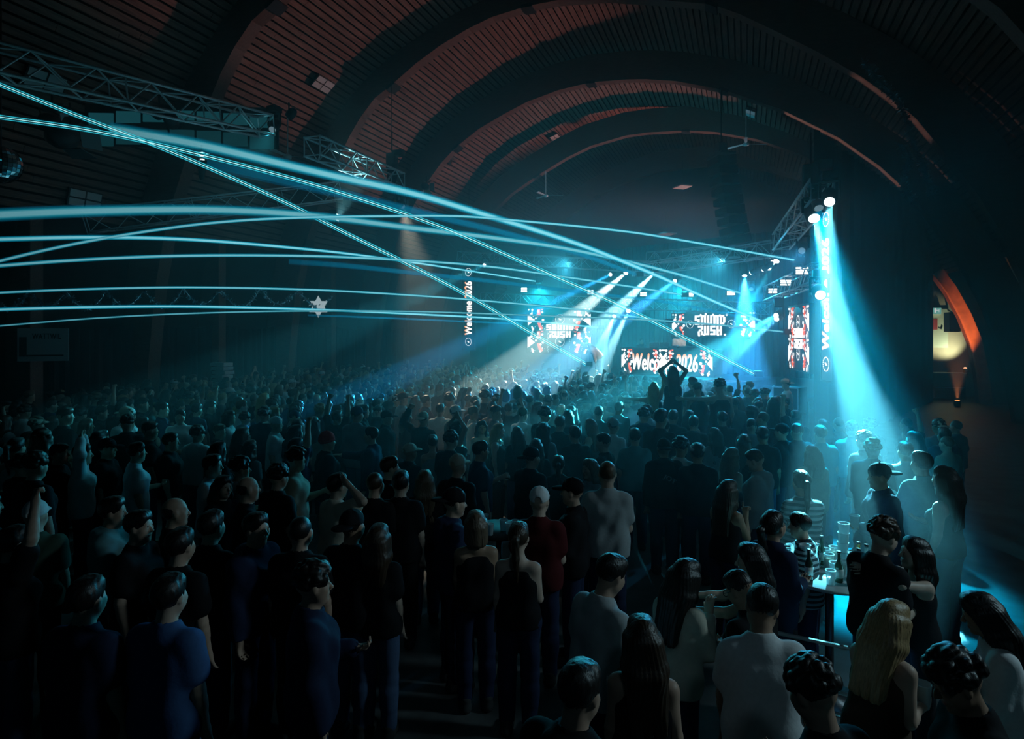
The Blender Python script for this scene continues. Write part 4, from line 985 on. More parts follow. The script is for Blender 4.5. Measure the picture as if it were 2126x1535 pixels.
# ------------------------------------------------------------------ the alcove beyond the curtain
struct(MB().box((9.8, 37.1, 4.3), (2.5, .2, 8.6)).build('wall_alcove', M_beige))
def onY(px, py, Y):
    v = FW+RT*((px-CX)/FPX); return P(px, py, Y/v.y)
t = empty('exit_sign', onY(1944, 646, 36.9), 'glowing green-white exit sign at the top of the orange-lit alcove', 'exit sign')
MB().box((0, 0, 0), (.42, .1, .34)).build('case', M_white, t); MB().box((0, -.055, 0), (.38, .02, .30)).build('face', emis('exit_face', (.30, .85, .75), .55), t)
MB().box((-.06, -.07, .0), (.07, .01, .17)).box((-.06, -.07, .11), (.06, .01, .05)).box((.02, -.07, .03), (.12, .01, .035)).box((.10, -.07, .0), (.02, .01, .16)).build('running_figure', emis('exit_mark', (1, 1, 1), .9), t)
t = empty('poster', onY(1950, 680, 36.95), 'pale poster with a red print on the alcove wall', 'poster')
MB().box((-.05, 0, -.05), (.85, .02, 1.95)).build('sheet', mat('poster_paper', (.62, .66, .56), .7), t)
MB().box((-.18, -.015, .16), (.20, .012, .55)).build('red_print', mat('red_ink', (.45, .04, .02), .6), t)
MB().tube([(-.02, -.015, -.02), (.08, -.015, -.08), (.12, -.015, .08)], .03, 6).build('black_print', M_black, t)
t = empty('hanging_speaker', onY(1978, 668, 36.2), 'dark wedge speaker hanging on the alcove wall', 'speaker')
MB().prism([(-.2, -.25), (.28, -.2), (.32, .35), (-.3, .3)], -.5, .45).build('cabinet', M_black, t)
MB().tube([(0, .1, .45), (0, .8, .6)], .04, 6).build('bracket', M_steel, t)
t = empty('ledge_counter', onY(1968, 796, 35.6), 'glass-fronted counter under the alcove with a light shelf', 'counter')
MB().box((0, .3, -.35), (1.4, .7, 1.6)).build('body', mat('counter_dark', (.05, .07, .07), .4), t)
MB().box((.0, .25, .47), (1.5, .85, .06)).build('worktop', M_steel, t)
MB().box((-.1, -.07, -.1), (1.3, .03, .5)).build('glass_front', mat('counter_glass', (.10, .2, .2), .1), t)
MB().box((-.62, -.1, -.45), (.14, .05, .6)).box((0, -.1, -.2), (1.3, .05, .05)).build('pale_strip', mat('pale_strip', (.5, .7, .75), .5), t)
par_l = empty('uplighter', onY(2004, 772, 36.2), 'small glowing lamp on the ledge at the foot of the orange arch', 'lamp')
MB().lathe([(.06, -.12), (.09, .0), (.09, .14), (.05, .17)], 14).build('housing', M_black, par_l, True)
MB().lathe([(.07, .145), (.07, .2), (.03, .22)], 14).build('lens', emis('warm_lens', (1, .45, .25), 3), par_l)
lamp('uplighter_light', 'SPOT', par_l.matrix_basis.translation+Vector((-.1, -.1, .3)), 420, (.85, .95, .60), par_l, onY(1950, 690, 36.9), 95, 1, .06)
cp = [p for p in ARCH['C'][1] if p[1] < 6.6]; ci = offset(cp, .42); b = MB(); n = len(cp)      # added rib, coloured pale so the third arch's foot shows a lit strip
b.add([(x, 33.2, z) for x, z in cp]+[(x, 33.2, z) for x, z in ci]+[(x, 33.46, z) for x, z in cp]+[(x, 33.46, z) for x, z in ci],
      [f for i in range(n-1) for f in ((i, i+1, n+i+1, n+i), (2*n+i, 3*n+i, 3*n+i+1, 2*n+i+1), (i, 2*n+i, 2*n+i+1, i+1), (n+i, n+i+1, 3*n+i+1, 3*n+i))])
struct(b.build('lit_rib', mat('lit_larch', (.62, .30, .17), .5, noise=.25, nscale=5)))
fl = empty('added_floor_lamp', (8.5, 31.9, .02), 'low added floor lamp that washes the foot of the arch orange', 'lamp')  # lamp put in to light the arch foot, its fixture invented with it
MB().lathe([(.12, 0), (.13, .22), (.10, .24)], 16).build('housing', M_black, fl, True); MB().lathe([(.09, .235), (.09, .25), (.03, .255)], 16).build('lens', emis('orange_lens', (1, .35, .1), 3), fl)
lamp('added_floor_light', 'SPOT', (8.5, 31.9, .32), 2600, (1, .30, .09), fl, (8.9, 33.3, 3.2), 34, .8, .06)
# ------------------------------------------------------------------ roof lights, fans, garlands, wall boards
VP_B = offset(LEFT+ARCH['B'][1], 1.12)
def on_vault(px, py):
    d = 6.0
    while d < 44:
        q = P(px, py, d); best = None
        for i in range(len(VP_B)-1):
            (x0, z0), (x1, z1) = VP_B[i], VP_B[i+1]
            if min(x0, x1) <= q.x <= max(x0, x1) and abs(x1-x0) > 1e-6:
                z = z0+(z1-z0)*(q.x-x0)/(x1-x0)
                if q.z > z and q.z > 5: return q, Vector((x1-x0, 0, z1-z0)).normalized()
        d += .05
    return q, Vector((1, 0, 0))
def roof_light(px, py, label, w=.5, l=.95):
    q, tn = on_vault(px, py); nn = Vector((tn.z, 0, -tn.x)); nn = nn if nn.z < 0 else -nn
    R = Matrix((tn, Vector((0, 1, 0)), tn.cross(Vector((0, 1, 0))))).transposed()
    t = empty('ceiling_light', q+nn*.06, label, 'ceiling light', 'square grid lights on the boarded vault', R)
    MB().box((0, 0, 0), (w, l, .08)).build('housing', M_black, t)
    for i in (-1, 1):
        for j in (-1, 1): MB().box((i*w*.245, j*l*.245, 0), (w*.40, l*.44, .12)).build('diffuser', M_white, t)
roof_light(668, 172, 'pale four-part ceiling light nearest us, on the dark vault at upper left')
roof_light(1152, 283, 'pale ceiling light on the reddish boards between the second and third arch')
roof_light(1560, 232, 'pale four-part ceiling light on the dark right side of the vault')
roof_light(90, 166, 'unlit four-part ceiling light barely seen behind the long truss at far left')
roof_light(172, 413, 'small unlit ceiling light in the dark above the gold-glinting truss')
def lowlight(px, py, d, label):
    t = empty('pendant_panel', P(px, py, d), label, 'ceiling light', None, Matrix.Rotation(YAW+.3, 3, 'Z'))
    MB().box((0, 0, 0), (.75, .9, .07)).build('housing', M_white, t); MB().tube([(0, 0, .03), (0, 0, 1.6)], .015, 6).build('rod', M_steel, t)
lowlight(1417, 388, 36, 'small pale light panel hanging on a rod left of the black speaker array')
lowlight(975, 449, 28, 'pale light panel just above the arching laser beam')
lowlight(1382, 486, 32, 'faint light panel in the haze above the upper truss')
def fan(px, py, d, label, rot, r=.95):
    t = empty('ceiling_fan', P(px, py, d), label, 'ceiling fan', 'three-bladed ceiling fans')
    MB().tube([(0, 0, .05), (0, 0, 1.3)], .022, 8).build('rod', M_white, t); MB().lathe([(.03, -.1), (.12, -.07), (.13, .03), (.04, .1)], 14).build('hub', M_white, t, True)
    for k in range(3):
        R = Matrix.Rotation(rot+k*2*PI/3, 3, 'Z') @ Matrix.Rotation(.25, 3, 'X')
        b = MB(); b.add([R @ Vector(v) for v in ((.1, -.04, 0), (r, -.08, 0), (r, .08, 0), (.1, .05, 0), (.1, -.04, .015), (r, -.08, .015), (r, .08, .015), (.1, .05, .015))], [(0, 1, 2, 3), (4, 7, 6, 5), (0, 4, 5, 1), (1, 5, 6, 2), (2, 6, 7, 3), (3, 7, 4, 0)]); b.build('blade', M_white, t)
fan(1133, 406, 34, 'white ceiling fan in front of the farthest visible arch, left side', .35)
fan(1549, 299, 28, 'white ceiling fan right of the black speaker array, against the third arch', 2.6)
fan(597, 325, 20, 'dim ceiling fan just left of the brightly lit short truss', .6, .8)
M_tin = mat('tinsel', (.55, .75, .85), .18, 1)
def tinsel(pts, label, n_per=26, s=.07, seed=1):
    r = random.Random(seed); b = MB(); pts = [Vector(p) for p in pts]
    b.tube(pts, .012, 5)
    for i in range(len(pts)-1):
        for k in range(n_per):
            q = pts[i].lerp(pts[i+1], r.random()); a = Vector((r.uniform(-1, 1), r.uniform(-1, 1), r.uniform(-1, 1))).normalized()*s*r.uniform(.6, 1.3); c = a.orthogonal().normalized()*s*.14
            b.add([q-c, q+c, q+a+c, q+a-c], [(0, 1, 2, 3)])
    o = b.build('tinsel_garland', M_tin); so = o.modifiers.new('thick', 'SOLIDIFY'); so.thickness = .003
    return tag(o, label, 'garland')
pts = []; 
for i in range(0, 9):
    x0 = -20+i*80; 
    for k in range(8):
        u = k/8; x = x0+80*u; d = 14.6+(x+20)/720*8.4; pts.append(P(x, 604-6*(i % 2)+34*math.sin(PI*u)+(4 if x < 300 else 0), d))
tinsel(pts, 'long silver tinsel garland swagged along the left wall', 22, .10, 5)
tinsel([P(1795+2*k+(55*k/9 if k < 9 else 55+(k-9)*3), 130+(85*k/9 if k < 9 else 85+(k-9)*13.5), 16.3) for k in range(0, 24)], 'blue-glinting tinsel garland hanging down the dark right arch', 40, .13, 7)
tinsel([P(1868+12*math.sin(k*.5)+k*2, 300+k*9, 16.0) for k in range(14)], 'shorter second tinsel strand hanging by the lower right arch', 36, .12, 9)
b = MB(); c6 = []
for k in range(12):
    r_ = 1 if k % 2 == 0 else .58; a = PI/2+k*PI/6; c6.append((math.cos(a)*r_, math.sin(a)*r_))
vs = [(x*.36, -.03, z*.40) for x, z in c6]+[(x*.36, .03, z*.40) for x, z in c6]
b.add(vs+[(0, -.1, 0), (0, .1, 0)], [(i, (i+1) % 12, 24) for i in range(12)]+[(12+(i+1) % 12, 12+i, 25) for i in range(12)]+[(i, 12+i, 12+(i+1) % 12, (i+1) % 12) for i in range(12)])
o = b.build('star_lantern', emis('star_paper', (.62, .80, .86), .62)); o.matrix_basis = Matrix.Translation(P(661, 637, 22.6)) @ Matrix.Rotation(YAW+.2, 4, 'Z')
tag(o, 'white six-pointed paper star lantern hanging at the end of the tinsel garland', 'star lantern')
MB().tube([(0, 0, .38), (0, 0, .95)], .008, 5).build('cord', M_steel, o)
mb = empty('mirror_ball', P(2, 342, 10.2), 'glinting mirror ball at the far left edge', 'mirror ball')
b = MB(); n1, n2 = 14, 26
for i in range(n1):
    for k in range(n2):
        th0, th1 = PI*(i+.04)/n1, PI*(i+.96)/n1; p0, p1 = 2*PI*(k+.04)/n2, 2*PI*(k+.96)/n2
        b.add([(.3*math.sin(a)*math.cos(p), .3*math.sin(a)*math.sin(p), .3*math.cos(a)) for a, p in ((th0, p0), (th1, p0), (th1, p1), (th0, p1))], [(0, 1, 2, 3)])
b.build('mirror_tiles', mat('mirror', (.8, .85, .9), .05, 1), mb); MB().lathe([(.02, -.29), (.2, -.21), (.29, 0), (.2, .21), (.02, .29)], 20).build('core', M_black, mb, True)
MB().tube([(0, 0, .29), (0, 0, 3)], .01, 6).build('chain', M_steel, mb)
t = empty('advertising_board', P(90, 716, 16.2), 'pale advertising board with dark lettering low on the left wall', 'sign', None, Matrix.Rotation(YAW+.35, 3, 'Z'))
MB().box((0, 0, 0), (1.1, .05, .85)).build('board', mat('board_white', (.45, .45, .46), .6), t)
MB().box((-.43, -.03, -.05), (.16, .01, .5)).build('dark_emblem', M_black, t)
tm_ = text_mesh('WATTWIL', .62, .14, 'lettering', t, Matrix.Translation((.08, -.03, .22)) @ Matrix.Rotation(PI/2, 4, 'X'), 0, .03); tm_.data.materials.clear(); tm_.data.materials.append(M_black)
MB().box((0, -.03, -.28), (.9, .01, .04)).build('dark_line', M_black, t)
t = empty('stacked_boxes', P(461, 762, 20.5), 'pale pile of folded sheets by the wall post at the crowd edge', 'papers')
for k in range(7): MB().box((random.uniform(-.05, .05), random.uniform(-.05, .05), -.7+k*.13), (.55, .4, .11), Matrix.Rotation(random.uniform(-.2, .2), 3, 'Z')).build('sheet_bundle', M_white, t)
MB().box((0, 0, -1.35), (.6, .45, 1.2)).build('stand', M_steel, t)
# ------------------------------------------------------------------ bar tables and their drinks
M_cup = mat('clear_plastic', (.75, .88, .92), .15, alpha=.55); M_beer = mat('beer', (.5, .3, .08), .2); M_bot = mat('bottle_glass', (.03, .06, .04), .08); M_bot2 = mat('clear_bottle', (.6, .7, .7), .08, alpha=.6)
def barrel_table(c, label, top=M_white, r=.41):
    t = empty('bar_table', (c.x, c.y, 0), label, 'table')
    MB().lathe([(r, 1.07), (r+.012, 1.085), (r, 1.10)], 40).build('tabletop', top, t, True); MB().lathe([(.035, .03), (.035, 1.07)], 14).build('pole', M_steel, t, True)
    MB().lathe([(.26, 0), (.27, .02), (.06, .05), (.035, .08)], 24).build('base', M_steel, t, True)
    return t
TB = P(1722, 1187, 5.46); TB.z = 0
TB2 = P(1036, 1112, 6.7); TB2.z = 0
barrel_table(TB, 'round bar table crowded with cups and bottles under the blue beam', mat('glossy_top', (.55, .62, .65), .12))
barrel_table(TB2, 'small bar table with a few cups left of the woman with the ponytail', M_black, .33)
CUPS = {}
def cup(p, label, group=None, hgt=.13, r=.043, tilt=None, beer=False):
    key = (hgt, r)
    if key not in CUPS:
        m = MB().lathe([(r*.72, 0), (r*.76, .004), (r, hgt-.006), (r*1.07, hgt), (r*.93, hgt), (r*.70, .01)], 20).mesh('cup_body', True); m.materials.append(M_cup); CUPS[key] = m
    o = bpy.data.objects.new('plastic_cup', CUPS[key]); COL.objects.link(o)
    o.matrix_basis = Matrix.Translation(Vector(p)) @ (tilt.to_4x4() if tilt is not None else Matrix()); tag(o, label, 'cup', group)
    if beer: MB().lathe([(r*.70, .012), (r*.88, hgt*.7), (r*.5, hgt*.7)], 16).build('beer', M_beer, o, True)
    return o
def bottle(p, label, m, hgt=.27, r=.033, group=None):
    o = empty('bottle', p, label, 'bottle', group)
    MB().lathe([(r*.9, 0), (r, .01), (r, hgt*.56), (r*.45, hgt*.74), (r*.40, hgt*.95), (r*.46, hgt)], 18).build('glass_body', m, o, True)
    MB().lathe([(r*1.02, hgt*.16), (r*1.02, hgt*.45)], 18).build('paper_label', M_white, o, True); MB().lathe([(r*.5, hgt*.96), (r*.5, hgt*1.03)], 12).build('cap', M_steel, o, True)
rc = random.Random(4); placed = []
def spot(R_, c, mind=.085, z=1.101):
    for _ in range(300):
        a = rc.uniform(0, 2*PI); q = R_*math.sqrt(rc.random()); v = Vector((c.x+q*math.cos(a), c.y+q*math.sin(a), z))
        if all((v-u).length > mind for u in placed): placed.append(v); return v
    return None
for i, (dx, dy, lab) in enumerate(((.17, .10, 'tall stacked cup tower rising highest on the bar table'), (-.20, .03, 'wide cup pair standing at the left of the bar table'))):
    v = Vector((TB.x, TB.y, 1.101))+RT*dx+FW*dy; placed.append(v)
    k = cup(v, lab, None, .15, .048)
    for q in range(3 if i == 0 else 1):
        c2 = bpy.data.objects.new('stacked_cup', k.data); COL.objects.link(c2); c2.parent = k; c2.location = (.004*q, 0, .085*(q+1))
for i, (dx, dy, lab, m) in enumerate(((.10, -.28, 'tall clear bottle at the front rim of the bar table', M_bot2), (.22, -.18, 'pale bottle with a white label right of the tall clear one', M_bot2), (-.02, -.2, 'dark bottle in the front of the bar table', M_bot), (.03, .2, 'dark bottle at the back of the bar table', M_bot), (-.25, -.15, 'dark bottle at the left rim of the bar table', M_bot), (.27, .03, 'brownish bottle on the right of the bar table', M_beer))):
    v = Vector((TB.x, TB.y, 1.101))+RT*dx+FW*dy; placed.append(v); bottle(v, lab, m, .30 if i < 2 else .25)
for i in range(17):
    v = spot(.36, TB)
    if v: cup(v, 'clear plastic cup in the crowded middle of the bar table', 'loose cups on the bar table', rc.choice((.12, .13)), rc.choice((.04, .044)), None, rc.random() < .3)
placed.clear()
for i in range(6):
    v = spot(.25, TB2, .1)
    if v: cup(v, 'glinting clear cup on the small bar table', 'cups on the small bar table', .12, .042)
for i, (px, py) in enumerate(((1655, 1330), (1668, 1352), (1700, 1345), (1690, 1372), (1648, 1385), (1625, 1395), (1720, 1300), (1642, 1420))):
    d = 1300*3.17/(py-690); p = P(px, py, d); p.z = .042
    cup(p, 'trampled cup lying on the floor below the bar table', 'cups dropped on the floor', .12, .042, Matrix.Rotation(PI/2, 3, 'Y') @ Matrix.Rotation(i*1.3, 3, 'X') if False else Matrix.Rotation(i*1.3, 3, 'Z') @ Matrix.Rotation(PI/2, 3, 'Y'))
c0 = P(1688, 1300, 4.75); c0.z = 0
t = empty('folding_trestle', c0, 'dark folding steel trestle leaning below the bar table', 'trestle', None, Matrix.Rotation(YAW-.5, 3, 'Z'))
for x in (-.35, .35):
    MB().tube([(x, -.22, .02), (x, .04, .86)], .02, 8).build('leg', M_steel, t); MB().tube([(x, .22, .02), (x, -.04, .86)], .02, 8).build('leg', M_steel, t)
for y, z in ((0, .86), (-.15, .27), (.15, .27), (-.07, .55)): MB().tube([(-.35, y, z), (.35, y, z)], .016, 8).build('crossbar', M_alu, t)
# ------------------------------------------------------------------ the people
ARM = {'dn': ((.14, .02, -1), (.04, .22, -1)), 'dn2': ((.22, -.05, -1), (-.05, .35, -1)), 'bt': ((.12, .12, -1), (-.30, 1, .12)), 'up': ((.35, .15, 1), (-.12, .15, 1)), 'upb': ((.75, .15, .45), (-.45, .1, 1)),
       'oc': ((.55, .05, .85), (-.75, .0, .62)), 'hd': ((.85, .25, .45), (-.95, -.15, .60)), 'ph': ((.10, .42, -.85), (-.40, .8, .40)), 'fw': ((.05, .9, -.35), (-.05, 1, .05)), 'fwu': ((.1, .9, .05), (-.3, .9, .25)),
       'sd': ((1, .12, .02), (.9, .45, .0)), 'nk': ((.35, .8, .22), (-.75, .6, .15)), 'hp': ((.55, -.15, -1), (-.6, .45, -.35)), 'smk': ((.12, .45, -.8), (-.25, .25, 1)), 'dnf': ((.1, .35, -1), (-.1, .5, -.9)), 'pt': ((.5, .3, .7), (.2, .3, 1))}
def pose(sex='m', top='tee', R='dn', L='dn', hR='relax', hL='relax', **k):
    d = dict(sex=sex, top=top, armR=ARM[R], armL=ARM[L], handR=hR, handL=hL); d.update(k); return d
PEOPLE = []      # what stands where: px, py of the head, depth, world xy, landmark name
def put(px, py, phi, P_, hair, hcol, tcol, label, cap=None, ccol='black', capback=False, scale=None, d=None, elev=0, h=.0115, landmark=None, group=None, key=None, bcol='navy', **kw):
    F = P_.get('sex') == 'f'; J = figure(P_); low = min(J['anR'][2], J['anL'][2])-.09
    sc = scale or (.94 if F else 1.0); th = YAW-math.radians(phi); Rz = Matrix.Rotation(th, 3, 'Z')
    off = Rz @ (Vector(J['head'])*sc); hz = (J['head'][2]-low)*sc+elev
    if d is None: d = FPX*(CAMH-hz)/(py-HY)
    else:
        z = CAMH-(py-HY)/FPX*d
        if elev == 0 and scale is None: sc = max(.86, min(1.12, z/(J['head'][2]-low))); off = Rz @ (Vector(J['head'])*sc)
        elif elev == 'fit': elev = z-(J['head'][2]-low)*sc
    q = P(px, py, d); pos = (q.x-off.x, q.y-off.y, elev)
    o, J = person(key or ('hero', px, py), P_, pos, th, sc, hair, hcol, tcol, bcol, (px*7+py) % 5 if kw.get('skin') is None else kw.pop('skin'), cap, ccol, label, group, h, capback=capback, **kw)
    PEOPLE.append(dict(px=px, py=py, d=d, x=pos[0], y=pos[1], lm=landmark, o=o, J=J)); return o, J
# --- the right foreground
put(1582, 1264, 8, pose(lean=8, head=(-12, 22, 8), L='dnf', R='dn2'), 'short', 'dark', 'white', 'dark-haired man in a plain white T-shirt, back to us, nearest the bottom edge', h=.0095, landmark='the man in the plain white T-shirt')
put(1536, 1226, -35, pose(top='long', lean=6, head=(0, 25, 0), R='bt'), 'fade', 'dark', 'black', 'person in black with pale glasses pushed back, between white T-shirt and long-haired women', h=.0095, d=4.15, glasses=True)
o, J = put(1425, 1200, 55, pose('f', 'long', R='smk', L='bt', hR='relax', lean=8, head=(0, 8, 0)), 'long', 'dark', 'cream', 'long-haired woman in a white knit top looking down, hand at her chin', h=.0095, landmark='the woman in the white knit top')
put(1557, 1165, -78, pose('f', 'tank', L='fw', R='fw', lean=4), 'long', 'dark', 'black', 'woman with straight dark hair, arm stretched to the white-knit woman', h=.0095, landmark='the woman with straight dark hair')
put(1606, 1094, 60, pose('f', 'jacket', R='bt', head=(0, -18, 0), lean=4), 'pony', 'dark', 'navy', 'woman in a dark blue jacket, glasses tipped upwards, at the bar table', h=.0095, glasses=True, d=5.15, landmark='the woman in the blue jacket')
put(1659, 1092, -60, pose(R='fw', top='tee', lean=6), 'short', 'dark', 'black', 'short-haired man in a striped shirt leaning to the woman in the blue jacket', h=.0095, d=5.65, topmat=stripes('stripe_fine', (.02, .03, .04), (.40, .48, .52), .05))
put(1664, 1004, 6, pose('f', 'long', R='ph', L='ph'), 'pony', 'dark', 'black', 'woman with a tied-up tail of hair in a striped sweater, back to us', h=.0095, d=6.5, topmat=stripes('stripe_wide', (.015, .02, .03), (.42, .52, .56), .055), landmark='the striped sweater')
put(1834, 1116, 70, pose(lean=2, head=(0, 14, 0), R='bt', L='bt'), 'curly', 'brown', 'black', 'curly-haired man in black kissing a dark-haired woman', h=.0095, d=4.75, landmark='the kissing couple', bcol='denim')
put(1897, 1150, -82, pose('f', 'tank', lean=3, L='nk', R='nk', head=(0, -8, 0)), 'long', 'dark', 'black', 'dark-haired woman kissing the curly-haired man, arms round his neck', h=.0095, d=4.72, bcol='black')
o, J = put(1851, 1293, 62, pose('f', 'tank', R='bt', L='dnf', hR='cup', lean=12, head=(0, 8, 0)), 'long', 'blond', 'brown', 'long-haired blond woman with bare shoulders looking down at her cup', h=.0095, landmark='the blond woman with the cup', bcol='black')
g, _ = hand_at(o, J, 'R'); cup(g+Vector((0, 0, -.05)), 'clear cup in the hand of the long-haired blond woman', None, .14, .046, beer=True)
o, J = put(2034, 1275, -62, pose('f', 'long', R='bt', L='dnf', hR='cup', hL='cup', lean=12, head=(0, 8, 0)), 'long', 'dark', 'white', 'woman in a white shirt at the right edge leaning over two cups', h=.0095, landmark='the woman in the white shirt')
for s, l in (('R', 'clear cup in the right hand of the woman in the white shirt'), ('L', 'clear cup in the left hand of the woman in the white shirt')):
    g, _ = hand_at(o, J, s); cup(g+Vector((0, 0, -.05)), l, None, .13, .043)
o, J = put(1985, 1418, -80, pose(R='bt', L='dnf', hR='cup', hL='cup', lean=6, head=(0, 20, 0)), 'mop', 'dark', 'black', 'dark curly man in black below the white-shirted woman, holding a cup', h=.0095)
g, _ = hand_at(o, J, 'R'); cup(g+Vector((0, 0, -.05)), 'clear cup held low by the dark curly man', None, .13, .043)
put(1688, 1440, -25, pose(R='bt', L='dn2', head=(0, 20, 0)), 'curly', 'dark', 'black', 'curly dark head at the bottom edge below the bar table', h=.0095)
put(1333, 1330, 14, pose('f', 'tank', head=(15, 8, 0)), 'long', 'brown', 'black', 'woman with long glossy dark hair seen from behind, bare shoulder lit', h=.0095, landmark='the glossy-haired woman')
put(1268, 1195, 58, pose('m', 'tee', R='bt', L='dn', lean=6, head=(0, 18, 0)), 'short', 'dark', 'lightgrey', 'man in a pale printed shirt turned right, head in the dark', h=.0095, landmark='the man in the printed shirt')
put(1203, 1440, 35, pose(top='hoodie', head=(0, 15, 0)), 'short', 'dark', 'black', 'barely visible head at the bottom edge left of the glossy-haired woman', h=.0115)
put(1077, 1118, 10, pose('f', 'tank', R='bt', L='dn'), 'pony', 'brown', 'black', 'woman with a wavy ponytail and bare shoulders seen from behind', h=.0095, landmark='the woman with the ponytail')
put(988, 1092, -8, pose('f', 'tank', L='dnf'), 'bob', 'light', 'black', 'bob-haired woman with a lit crown left of the small bar table', h=.0115, landmark='the bob-haired woman')
put(945, 1045, 68, pose(top='hoodie', head=(0, 5, 0)), 'short', 'dark', 'navy', 'man in a backward dark cap and blue hoodie looking right', cap='cap', capback=True, h=.0095, landmark='the man in the blue hoodie')
put(1120, 1042, 10, pose(R='bt', L='dn2'), 'fade', 'dark', 'maroon', 'man in a white cap, strap gap towards us, and dark red T-shirt', cap='cap', ccol='white', h=.0095, landmark='the dark red T-shirt')
put(1187, 1022, -72, pose(top='long', L='bt', hL='cup'), 'short', 'dark', 'black', 'bearded man in a dark cap with a pale patch facing left', cap='cap', h=.0095, landmark='the dark patched cap')
put(1261, 985, 4, pose(R='bt', L='hp'), 'buzz', 'light', 'lightgrey', 'tall shaven-headed man in a loose white T-shirt seen from behind', h=.0095, scale=1.06, landmark='the tall shaven man')
put(951, 968, 30, pose(R='dn'), 'fade', 'dark', 'black', 'man in a tan trucker cap, nape bare above a black top', cap='cap', ccol='cream', h=.0115, landmark='the tan trucker cap')
o, J = put(1378, 932, 2, pose(top='hoodie', head=(0, 0, 0)), 'short', 'dark', 'black', 'man in a black jacket with pale letters across the shoulder', cap='cap', capback=True, h=.0095, landmark='the lettered jacket')
tj = text_mesh('JOT', .17, .075, 'print', o, Matrix.Translation((.03, -.205, 1.27)) @ Matrix.Rotation(PI/2, 4, 'X') @ Matrix.Rotation(-.5, 4, 'Z'), 0, .03); tj.data.materials.clear(); tj.data.materials.append(M_white)
put(1318, 908, 5, pose(R='ph', L='dn2'), 'short', 'dark', 'teal', 'broad dark-haired man in a grey-blue T-shirt seen from behind', h=.0115, landmark='the grey-blue T-shirt')
put(1274, 886, 42, pose(), 'short', 'dark', 'white', 'man in a pale cap and white T-shirt, third row from the lettered jacket', cap='cap', ccol='lightgrey', h=.010, landmark='the pale cap and white T-shirt')
put(1379, 886, 8, pose(R='dn2'), 'short', 'dark', 'lightgrey', 'dark-haired man in a light grey T-shirt behind the lettered jacket', h=.010, landmark='the light grey T-shirt')
put(1414, 930, 40, pose(R='dn2'), 'mop', 'dark', 'white', 'mop-haired man in a white T-shirt right of the lettered jacket', h=.010)
put(1448, 942, 12, pose(top='long'), 'short', 'dark', 'black', 'man in black with goggles strapped over his dark hair', h=.0115, glasses=False, landmark='the goggled head')
gb = MB().lathe([(.092, .0), (.098, .012), (.098, .03), (.092, .042)], 20).build('goggle_strap', M_white, PEOPLE[-1]['o']); gb.matrix_basis = m4(PEOPLE[-1]['J']['Mh'], PEOPLE[-1]['J']['head']) @ Matrix.Translation((0, -.015, .05)) @ Matrix.Rotation(.25, 4, 'X')
put(1567, 958, -55, pose(top='hoodie', R='bt', head=(0, 14, 0)), 'fade', 'brown', 'lightgrey', 'short-haired man in a pale hoodie bending towards a woman', h=.0095, landmark='the pale hoodie')
put(1520, 950, 62, pose('f', 'tank', L='bt'), 'long', 'light', 'black', 'fair long-haired woman face to face with the man in the pale hoodie', h=.0115)
put(1513, 1022, 55, pose('f', 'tank', R='smk', L='bt', hR='point', lean=3), 'long', 'brown', 'black', 'long-haired woman raising two fingers in front of the pale hoodie', h=.0095, landmark='the woman raising two fingers')
put(1545, 920, 20, pose('f', 'tee'), 'long', 'brown', 'black', 'long-haired head just behind the man in the pale hoodie', h=.010)
put(1686, 945, -6, pose('f', 'jacket'), 'long', 'brown', 'beige', 'long-haired person in a long pale coat at the edge of the blue beam', h=.010, landmark='the pale coat')
put(1793, 916, -15, pose(top='jacket', R='bt'), 'curly', 'light', 'black', 'curly-haired person lit white from above inside the blue beam', h=.010, landmark='the two lit curly heads')
put(1812, 934, 30, pose(top='jacket', L='bt'), 'mop', 'blond', 'black', 'second lit curly head, slightly lower, inside the blue beam', h=.010)
o, J = put(1824, 990, -82, pose(top='jacket', L='bt', R='dnf', hL='cup', hR='relax', lean=4), 'short', 'dark', 'navy', 'man in a backward cap reaching left with a white cup', cap='cap', capback=True, h=.0095, d=6.6, landmark='the man reaching with a cup')
g, _ = hand_at(o, J, 'L'); cup(g+Vector((0, 0, -.06)), 'white cup held out into the blue beam', None, .15, .048)
put(1913, 964, -12, pose(top='jacket', R='dn2', L='ph'), 'short', 'dark', 'teal', 'tall man in a pale teal jacket with his back to us', h=.0095, scale=1.05, landmark='the pale teal jacket')
put(1880, 938, 5, pose(R='dn2'), 'short', 'brown', 'teal', 'man with bare neck behind the pale teal jacket', h=.010, d=8.3)
put(1960, 997, -30, pose('f', 'tank', R='bt'), 'wavy', 'brown', 'black', 'wavy-haired woman almost lost in the dark right of the teal jacket', h=.010, d=6.3)
# --- the group standing on a low podium in front of the booth
pc = P(1430, 850, 12.7); pc.z = 0
t = empty('podium', pc, 'low black podium that a group of fans stands on below the booth', 'podium', None, Matrix.Rotation(YAW, 3, 'Z'))
MB().box((0, 0, .38), (2.1, 1.3, .05)).build('deck', M_black, t); MB().box((0, 0, .18), (2.0, 1.2, .35)).build('frame', M_steel, t)
EL = .405
put(1357, 805, 12, pose('f', 'crop', R='up', L='sd', hR='point'), 'long', 'blond', 'black', 'blond woman in a black crop top on the podium, one arm up', elev=EL, d=13.0, scale=1.0, h=.0115, landmark='the blond woman on the podium', bcol='black')
PEOPLE[-1]['o'].location.z = EL
put(1397, 776, 4, pose('f', 'tank', R='oc', L='oc', hR='point', hL='open'), 'long', 'brown', 'black', 'tallest woman on the podium, both arms over her head', elev=.74, d=12.6, scale=1.0, h=.0115, landmark='the tallest woman on the podium', bcol='black')
